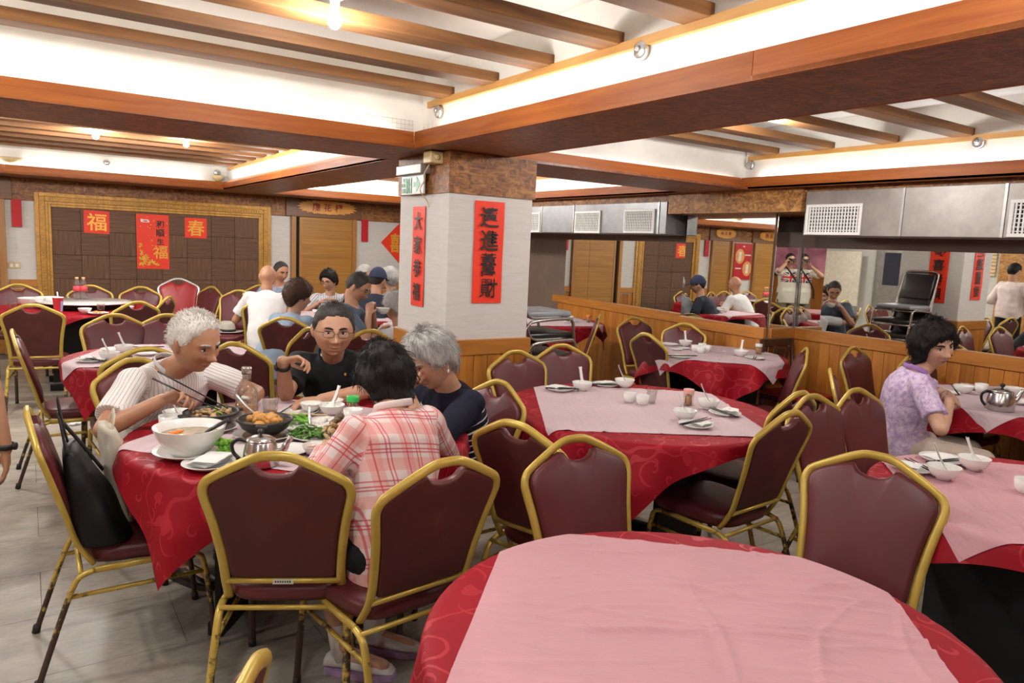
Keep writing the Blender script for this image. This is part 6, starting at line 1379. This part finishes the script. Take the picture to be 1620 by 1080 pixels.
    for s_, (k, an) in zip((1, -1), legs):
        b_ = MB(); g_ = an - Vector((0, 0, an.z)) if an.z < .14 else an - Vector((0, 0, .085)); ft = F
        if extra and 'foot' in extra: ft = Vector(extra['foot']).normalized()
        rgt = Vector((ft.y, -ft.x, 0)); n_ = 12; rings_ = ((-.065, .030, .062), (-.05, .036, .078), (.0, .037, .085), (.06, .041, .066), (.12, .044, .050), (.165, .036, .040), (.185, .018, .026)); vs = []
        for (q_, w_, h_) in rings_:
            for i in range(n_): an_ = 2 * PI * i / n_; c, s2 = math.cos(an_), math.sin(an_); vs.append(g_ + ft * q_ + rgt * w_ * c + Vector((0, 0, .022 + (h_ - .022) * (.5 + .5 * s2))))
        fs = [(i * n_ + j, i * n_ + (j + 1) % n_, (i + 1) * n_ + (j + 1) % n_, (i + 1) * n_ + j) for i in range(6) for j in range(n_)] + [tuple(range(n_))[::-1], tuple(6 * n_ + j for j in range(n_))]
        b_.add(vs, fs); o_ = b_.build('shoe', SH[shoe], root); b_ = MB()
        vs = []
        for zz in (0.002, .026):
            for (q_, w_, h_) in ((-.07, .0, 0), (-.06, .032, 0), (0, .040, 0), (.07, .045, 0), (.14, .042, 0), (.18, .026, 0), (.192, 0, 0), (.18, -.026, 0), (.14, -.042, 0), (.07, -.045, 0), (0, -.04, 0), (-.06, -.032, 0)): vs.append(g_ + ft * q_ + rgt * w_ + Vector((0, 0, zz)))
        b_.add(vs, [tuple(range(12))[::-1], tuple(range(12, 24))] + [(i, (i + 1) % 12, 12 + (i + 1) % 12, 12 + i) for i in range(12)], False); b_.build('shoe_sole', SH['sole' if shoe == 'shoe' else 'dark_shoe'], o_)
        if shoe == 'shoe': b_ = MB(); b_.cone(g_ + Vector((0, 0, .05)), k.lerp(an, .82), .040, .043, 14, True); b_.build('sock', SH['sock'], root)
    if glasses:
        b_ = MB(); lz = MB(); loc = lambda x_, y_, z_: HC + (hx * x_ + hy * y_ + hz * z_) * hs; yg = surf(0, .012) + .010
        for s_ in (-1, 1):
            rim = []
            for i in range(18): an_ = 2 * PI * i / 18; c, s2 = math.cos(an_), math.sin(an_); rim.append(loc(s_ * .0315 + math.copysign(abs(c) ** .7, c) * .0235, yg - .008 * abs(s_ * .031 + c * .023) / .05, -.002 + math.copysign(abs(s2) ** .7, s2) * .016))
            b_.tube(rim, (.0014 if glasses != 'dark_rim' else .0018), 6, True); n0 = len(lz.v); lz.add(rim, [tuple(range(18))], False)
            b_.tube([loc(s_ * .055, yg - .012, .004), loc(s_ * .070 * fat, yg - .035, .004), loc(s_ * .078 * fat, .0, .004), loc(s_ * .077 * fat, -.015, -.004)], .0012, 6)
        b_.tube([loc(-.009, yg - .001, .001), loc(0, yg + .002, .003), loc(.009, yg - .001, .001)], .0012, 6); g_ = b_.build('glasses', M[glasses if isinstance(glasses, str) else 'metal_rim'], root); lz.build('lens', M['thin_lens'], g_)
    return root, dict(H=H, N=N, HC=HC, hx=hx, hy=hy, hz=hz, F=F, RT=RT, arms=arms, org=org, shirt=so, t1=t1)
def band(root, p, d, r, w, mat, name='wristwatch', face=None, nrm=(0, 0, 1)):
    d = Vector(d).normalized(); x = d.orthogonal().normalized(); y = d.cross(x); b_ = MB()
    b_.tube([Vector(p) + x * r * math.cos(a_) + y * r * math.sin(a_) for a_ in np.linspace(0, 2 * PI, 17)[:-1]], w, 6, True, oval=(.25, 1.0), up=None) if False else None
    n = 18; vs = []
    for k in (-1, 1):
        for rr in (r, r + .003):
            for i in range(n): a_ = 2 * PI * i / n; vs.append(Vector(p) + d * w * k + x * rr * math.cos(a_) + y * rr * math.sin(a_))
    fs = []
    for i in range(n): j = (i + 1) % n; fs += [(i, j, n + j, n + i), (2 * n + i, 3 * n + i, 3 * n + j, 2 * n + j), (n + i, n + j, 3 * n + j, 3 * n + i), (i, 2 * n + i, 2 * n + j, j)]
    b_.add(vs, fs); o = b_.build(name, mat, root)
    if face: q = Vector(nrm); q = (q - d * q.dot(d)).normalized(); f_ = MB(); f_.cone(Vector(p) + q * (r + .001), Vector(p) + q * (r + .009), .016, .015, 16, True); f_.build('watch_face', face, o)
    return o
NEAR = .0046
# ---- the four diners at the near table
p, I = person('old man with white hair in a white striped shirt, holding chopsticks over his food', (.455, 3.68, .52), (.50, 3.385, .945), -60, (.572, 3.225, 1.072), -56, -16, 4,
       dict(e=(.20, 3.02, .70), w=(.425, 3.075, .866), d=(.36, -.22, .16), n=(.15, -.75, -.5), p='pinch', s=1), dict(e=(.93, 3.30, .78), w=(.735, 3.13, .800), d=(-.9, -.35, .02), n=(0, -.1, -1), p='relax', s=-1),
       'stripe', hair=('spiky', 'hair_white'), skin_='skin_tan', hs=1.10, wid=1.08, vox=NEAR, fat=1.05, age=1.0, strands=1500, collar='white', lipk=.35, brow='hair_grey', trousers='grey_tr')
wr = I['arms'][1][4]; band(p, wr.lerp(I['arms'][1][3], .10), wr - I['arms'][1][3], .029, .009, M['tea_steel'], 'wristwatch', M['plastic_white'], (0, -.5, 1))
hw = Vector(I['arms'][0][4]) + I['org']
def stick_between(a, b, label, group):
    a, b = Vector(a), Vector(b); mb = MB(); L_ = (b - a).length; mb.tube([(0, 0, 0), (L_, 0, 0)], [.0038, .0022], 6); o = mb.build('chopstick', M['black_stick']); o.location = a; o.rotation_euler = (b - a).to_track_quat('X', 'Z').to_euler(); return tag(o, label, 'chopstick', group)
stick_between((.405, 3.05, .985), (.645, 2.965, .835), 'upper black chopstick held by the old man in the striped shirt', 'chopsticks held by the old man')
stick_between((.385, 3.04, .960), (.635, 2.94, .820), 'lower black chopstick held by the old man in the striped shirt', 'chopsticks held by the old man')
p, I = person('man in a black polo and glasses, one hand raised to his collar', (1.42, 3.72, .52), (1.265, 3.50, .945), -122, (1.225, 3.385, 1.085), -103, -4, -2,
       dict(e=(.90, 3.22, .76), w=(.945, 3.26, .965), d=(.75, -.2, .12), n=(-.1, -.5, -.85), p='pinch', s=1, hs=.92), dict(e=(1.40, 3.13, .80), w=(1.095, 3.17, .795), d=(-1, .05, 0), n=(0, 0, -1), p='relax', s=1),
       'polo', hair=('short', 'hair_salt'), skin_='skin', hs=1.10, wid=1.10, vox=NEAR, fat=1.14, age=.9, lipk=.3, strands=700, glasses='metal_rim', collar='polo', brow='hair_dark')
wr = I['arms'][0][4]; el = I['arms'][0][3]; band(p, wr.lerp(el, .13), wr - el, .030, .011, SH['strap'], 'wristwatch', M['ink'], (-.8, -.3, .2))
b_ = MB(); q = I['N'] - I['t1'] * .10 + I['F'] * .118 - I['RT'] * .075; b_.ell(q, (.006, .006, .008)); b_.build('chest_emblem', M['gold_ink'], I['shirt'])
p, I = person('woman with pinned-up black hair in a pink plaid shirt, seen from behind', (.985, 2.10, .52), (1.03, 2.255, .945), 100, (1.055, 2.385, 1.035), 84, -22, -4,
       dict(e=(1.27, 2.33, .76), w=(1.17, 2.52, .80), d=(-.3, .9, .1), n=(0, 0, -1), p='relax', s=-1), dict(e=(.735, 2.16, .74), w=(.835, 2.36, .80), d=(.55, .8, .1), n=(0, 0, -1), p='relax', s=1),
       'plaid', sleeve='long', trousers='black_tr', hair=('waves', 'hair_black'), skin_='skin', hs=.98, wid=.92, vox=NEAR, strands=1300, collar='plaid', hem=-.16, shoe='shoe',
       legs=[(Vector((.07, .40, .50)), Vector((.05, .28, .085))), (Vector((-.15, .38, .50)), Vector((-.10, .20, .10)))], extra=dict(leglen=.35, foot=(.4, -.35, 0)))
p, I = person('grey-haired woman in a navy top with white stripes, chin on her hand', (1.60, 2.76, .52), (1.475, 2.665, .925), 184, (1.375, 2.645, 1.045), 188, -24, 5,
       dict(e=(1.33, 2.86, .77), w=(1.27, 2.74, .90), d=(.1, -.35, .8), n=(.8, .1, .1), p='fist', s=1), dict(e=(1.32, 2.47, .77), w=(1.255, 2.60, .915), d=(.15, .35, .75), n=(.8, 0, .2), p='fist', s=-1),
       'navy', hair=('pixie', 'hair_grey'), skin_='skin', hs=1.04, wid=.96, vox=NEAR, strands=1500, age=.7, brow='hair_grey', hem=-.12)
b_ = MB(); q = I['HC'] - I['hx'] * .083 - I['hz'] * .05 - I['hy'] * .008; b_.ell(q, (.005, .005, .009)); b_.tube([q + Vector((0, 0, .008)), q + Vector((0, 0, .022))], .0012, 5); b_.build('earring', M['china'], p)
p, I = person('woman with curly black hair in a lilac flowered polo, eating alone', (4.02, 2.10, .52), (4.05, 2.05, .945), -50, (4.085, 1.985, 1.095), -112, -8, 12,
       dict(e=(3.76, 1.86, .76), w=(4.03, 1.845, .815), d=(.8, .35, .03), n=(-.1, .2, -1), p='pinch', s=-1), dict(e=(4.42, 2.10, .78), w=(4.22, 1.95, .815), d=(-.7, -.4, 0), n=(0, 0, -1), p='relax', s=1),
       'lilac', hair=('curly', 'hair_black'), fat=1.04, skin_='skin_pale', hs=1.04, wid=1.0, vox=.0055, strands=1400, collar='lilac_collar', trousers='beige_tr')
stick_between((4.00, 1.80, .872), (4.30, 1.975, .865), 'upper black chopstick in the hand of the woman in lilac', 'chopsticks of the woman in lilac'); stick_between((4.00, 1.79, .862), (4.30, 1.96, .852), 'lower black chopstick in the hand of the woman in lilac', 'chopsticks of the woman in lilac')
# ---- the back party
def arms_table(hx_, hy_, yaw, reach=.36, spread=.20, z=.80, up=None):
    a = math.radians(yaw); f = Vector((math.cos(a), math.sin(a), 0)); r = Vector((math.sin(a), -math.cos(a), 0)); o = Vector((hx_, hy_, 0)); out = []
    for s_ in (1, -1): out.append(dict(e=o + r * s_ * .34 + f * .16 + Vector((0, 0, .72)), w=o + r * s_ * spread * .6 + f * reach + Vector((0, 0, z if (up is None or s_ != up) else z + .07)), n=(0, 0, -1), s=-s_, hs=.95))
    return out
def diner(label, head, yaw, hyaw, hp, shirt, hair, lean=.10, zh=None, **k):
    a = math.radians(yaw); f = Vector((math.cos(a), math.sin(a), 0)); h = Vector(head); ha = math.radians(hyaw); nk = h - Vector((0, 0, .155)) - Vector((math.cos(ha), math.sin(ha), 0)) * .035; hp_ = nk - f * (lean + .12); hp_.z = max(.49, nk.z - .45)
    A = arms_table(hp_.x, hp_.y, yaw, up=k.pop('up', None), z=k.pop('hz_', .80)); return person(label, hp_, nk, yaw, head, hyaw, hp, k.pop('roll', 0), A[0], A[1], shirt, hair=hair, **k)
FARV = .0085
diner('bald man in a white tee at the far table, his back to us', (2.0, 7.42, 1.12), 75, 62, -8, 'white', None, skin_='skin_tan', vox=FARV, wid=1.05, fat=1.05)
diner('man with cropped hair in a blue checked shirt, facing us behind the bald man', (2.44, 8.50, 1.12), -110, -75, -14, 'bluegrey', ('crop', 'hair_salt'), vox=FARV, skin_='skin_tan')
diner('brown-haired woman in a pale blue blouse, turned away to the right', (1.853, 5.963, 1.04), 35, 12, -6, 'blue', ('pixie', 'hair_brown'), vox=.007, hs=1.08, strands=500, lean=.14)
diner('woman with short dark hair and glasses in a checked shirt, eating', (2.853, 8.05, 1.05), -112, -140, -14, 'check', ('pixie', 'hair_black'), vox=.007, strands=300, glasses='dark_rim')
p, I = diner('man with glasses in a slate polo looking down at his bowl', (2.235, 5.62, 1.145), -30, -42, -28, 'slate', ('short', 'hair_salt'), vox=.007, glasses='metal_rim', hs=1.02, wid=1.08, strands=400, hz_=.93, age=.5)
w0 = (I['arms'][0][4] + I['arms'][1][4]) / 2 + I['org']; fz = I['F']
put('bowl', 'bowl', w0.x + fz.x * .10, w0.y + fz.y * .10, 'white bowl held by the man in the slate polo', 'bowl', z=w0.z - .0)
diner('grey-haired diner between the man with glasses and the navy cap', (3.10, 7.62, 1.14), -60, -55, -18, 'greysw', ('short', 'hair_grey'), vox=FARV, brow='hair_grey')
p, I = diner('person in a navy cap and dark shirt, back to us by the pillar', (3.02, 7.05, 1.12), 50, 40, -10, 'darknavy', ('short', 'hair_dark'), vox=FARV, wid=1.06)
b_ = MB(); hm_ = Matrix((I['hx'], I['hy'], I['hz'])).transposed(); gx, gy, gz, dx, dy, dz, ph = head_grid(32, 24); Pq = np.stack([gx * 1.20, gy * 1.18, np.maximum(gz * 1.2, .012) + .004], -1).reshape(-1, 3)
b_.add([tuple(I['HC'] + hm_ @ Vector(q)) for q in Pq], gfaces(24, 32)); b_.ell(I['HC'] + hm_ @ Vector((0, .125, .02)), (.07, .055, .006), hm_, 16, 6); b_.build('cap', cloth_plain('navy_cap', (.028, .034, .075)), p)
diner('white-haired diner in grey beside the navy cap, at the pillar\'s edge', (3.235, 7.23, 1.125), 60, 95, -10, 'greysw', ('pixie', 'hair_grey'), vox=FARV, brow='hair_grey')
diner('grey-haired woman in a pale grey top, half hidden by the pillar', (2.585, 5.66, .975), 150, 120, -6, 'palegrey', ('pixie', 'hair_grey'), vox=.007, strands=500, lean=.12, brow='hair_grey')
# ---- people who show in the mirrors or at the frame's edge
p, I = person('photographer in a flag-print tee holding up a black camera, seen in the mirror corner', (-.115, -.17, .90), (-.105, -.16, 1.35), 55, (-.080, -.135, 1.505), 56, 0, 0,
       dict(e=(.11, -.30, 1.15), w=(.045, -.135, 1.43), d=(-.25, .16, .9), n=(-.8, .3, .2), p='grip', s=1, hs=.85), dict(e=(-.30, .0, 1.15), w=(-.135, -.005, 1.40), d=(.6, -.4, .45), n=(.1, -.1, 1), p='relax', s=-1, hs=.8),
       'flag', hair=('short', 'hair_black'), vox=.007, trousers='khaki', hem=-.13, wid=.95, legs=[(Vector((.07, .0, .47)), Vector((.09, -.02, .085))), (Vector((-.09, .08, .47)), Vector((-.10, .10, .085)))])
cm = empty('photo_camera', (-.022, -.033, 1.505), math.radians(56) - R90, 'black camera with a lens held to the photographer\'s eye', 'camera')
MB().box((0, -.055, -.005), (.13, .045, .085), b=.012, smooth=True).build('camera_body', M['ink'], cm); MB().box((0, -.06, .045), (.045, .04, .03), b=.008, smooth=True).build('viewfinder', M['ink'], cm)
b_ = MB(); b_.lathe([(.0, .0), (.030, .0), (.034, .01), (.034, .022), (.030, .024)], 22); o = b_.build('lens_barrel', M['dark_rim'], cm, (0, -.036, -.006)); o.rotation_euler = (-R90, 0, 0)
b_ = MB(); b_.tube(catmull([(-.25, .0, .86), (-.16, .03, 1.05), (-.03, -.03, 1.25), (.02, -.13, 1.38), (-.06, -.26, 1.38)], 5), .012, 6, oval=(.25, 1.5)); tag(b_.build('camera_strap', SH['strap']), 'black strap slung across the photographer\'s flag-print tee', 'strap')
person('waiter with black hair in a pinkish white shirt, back turned, seen in the mirror', (-.78, 4.83, .92), (-.77, 4.82, 1.34), 195, (-.77, 4.82, 1.49), 190, -6, 0,
       dict(e=(-.72, 5.12, 1.08), w=(-.98, 4.98, 1.02), n=(0, 0, -1), s=-1), dict(e=(-.72, 4.52, 1.08), w=(-.98, 4.66, 1.02), n=(0, 0, -1), s=1), 'pinkwhite', hair=('short', 'hair_black'), vox=.009, legs=[(Vector((-.02, .10, .48)), Vector((.0, .11, .085))), (Vector((-.02, -.10, .48)), Vector((.0, -.11, .085)))], sleeve='long', trousers='black_tr')
p, I = person('standing person with a black smart watch, only a bare forearm inside the picture', (-.40, 3.52, .88), (-.39, 3.52, 1.30), -60, (-.39, 3.50, 1.45), -60, 0, 0,
       dict(e=(-.60, 3.30, 1.02), w=(-.60, 3.25, .78), n=(.5, .5, 0), s=1, d=(0, 0, -1)), dict(e=(-.11, 3.48, .98), w=(-.098, 3.44, .635), d=(.01, 0, -1), n=(-1, 0, 0), s=1, p='relax', hs=1.05), 'slate', hair=('short', 'hair_black'), vox=.0075, skin_='skin_tan', legs=[(Vector((-.09, -.05, .46)), Vector((-.09, -.03, .085))), (Vector((.09, .05, .46)), Vector((.09, .07, .085)))], trousers='black_tr')
wr = I['arms'][1][4]; band(p, wr + Vector((0, 0, .012)), (0, 0, 1), .031, .011, SH['strap'], 'smart_watch', M['ink'], (1, -.4, 0))
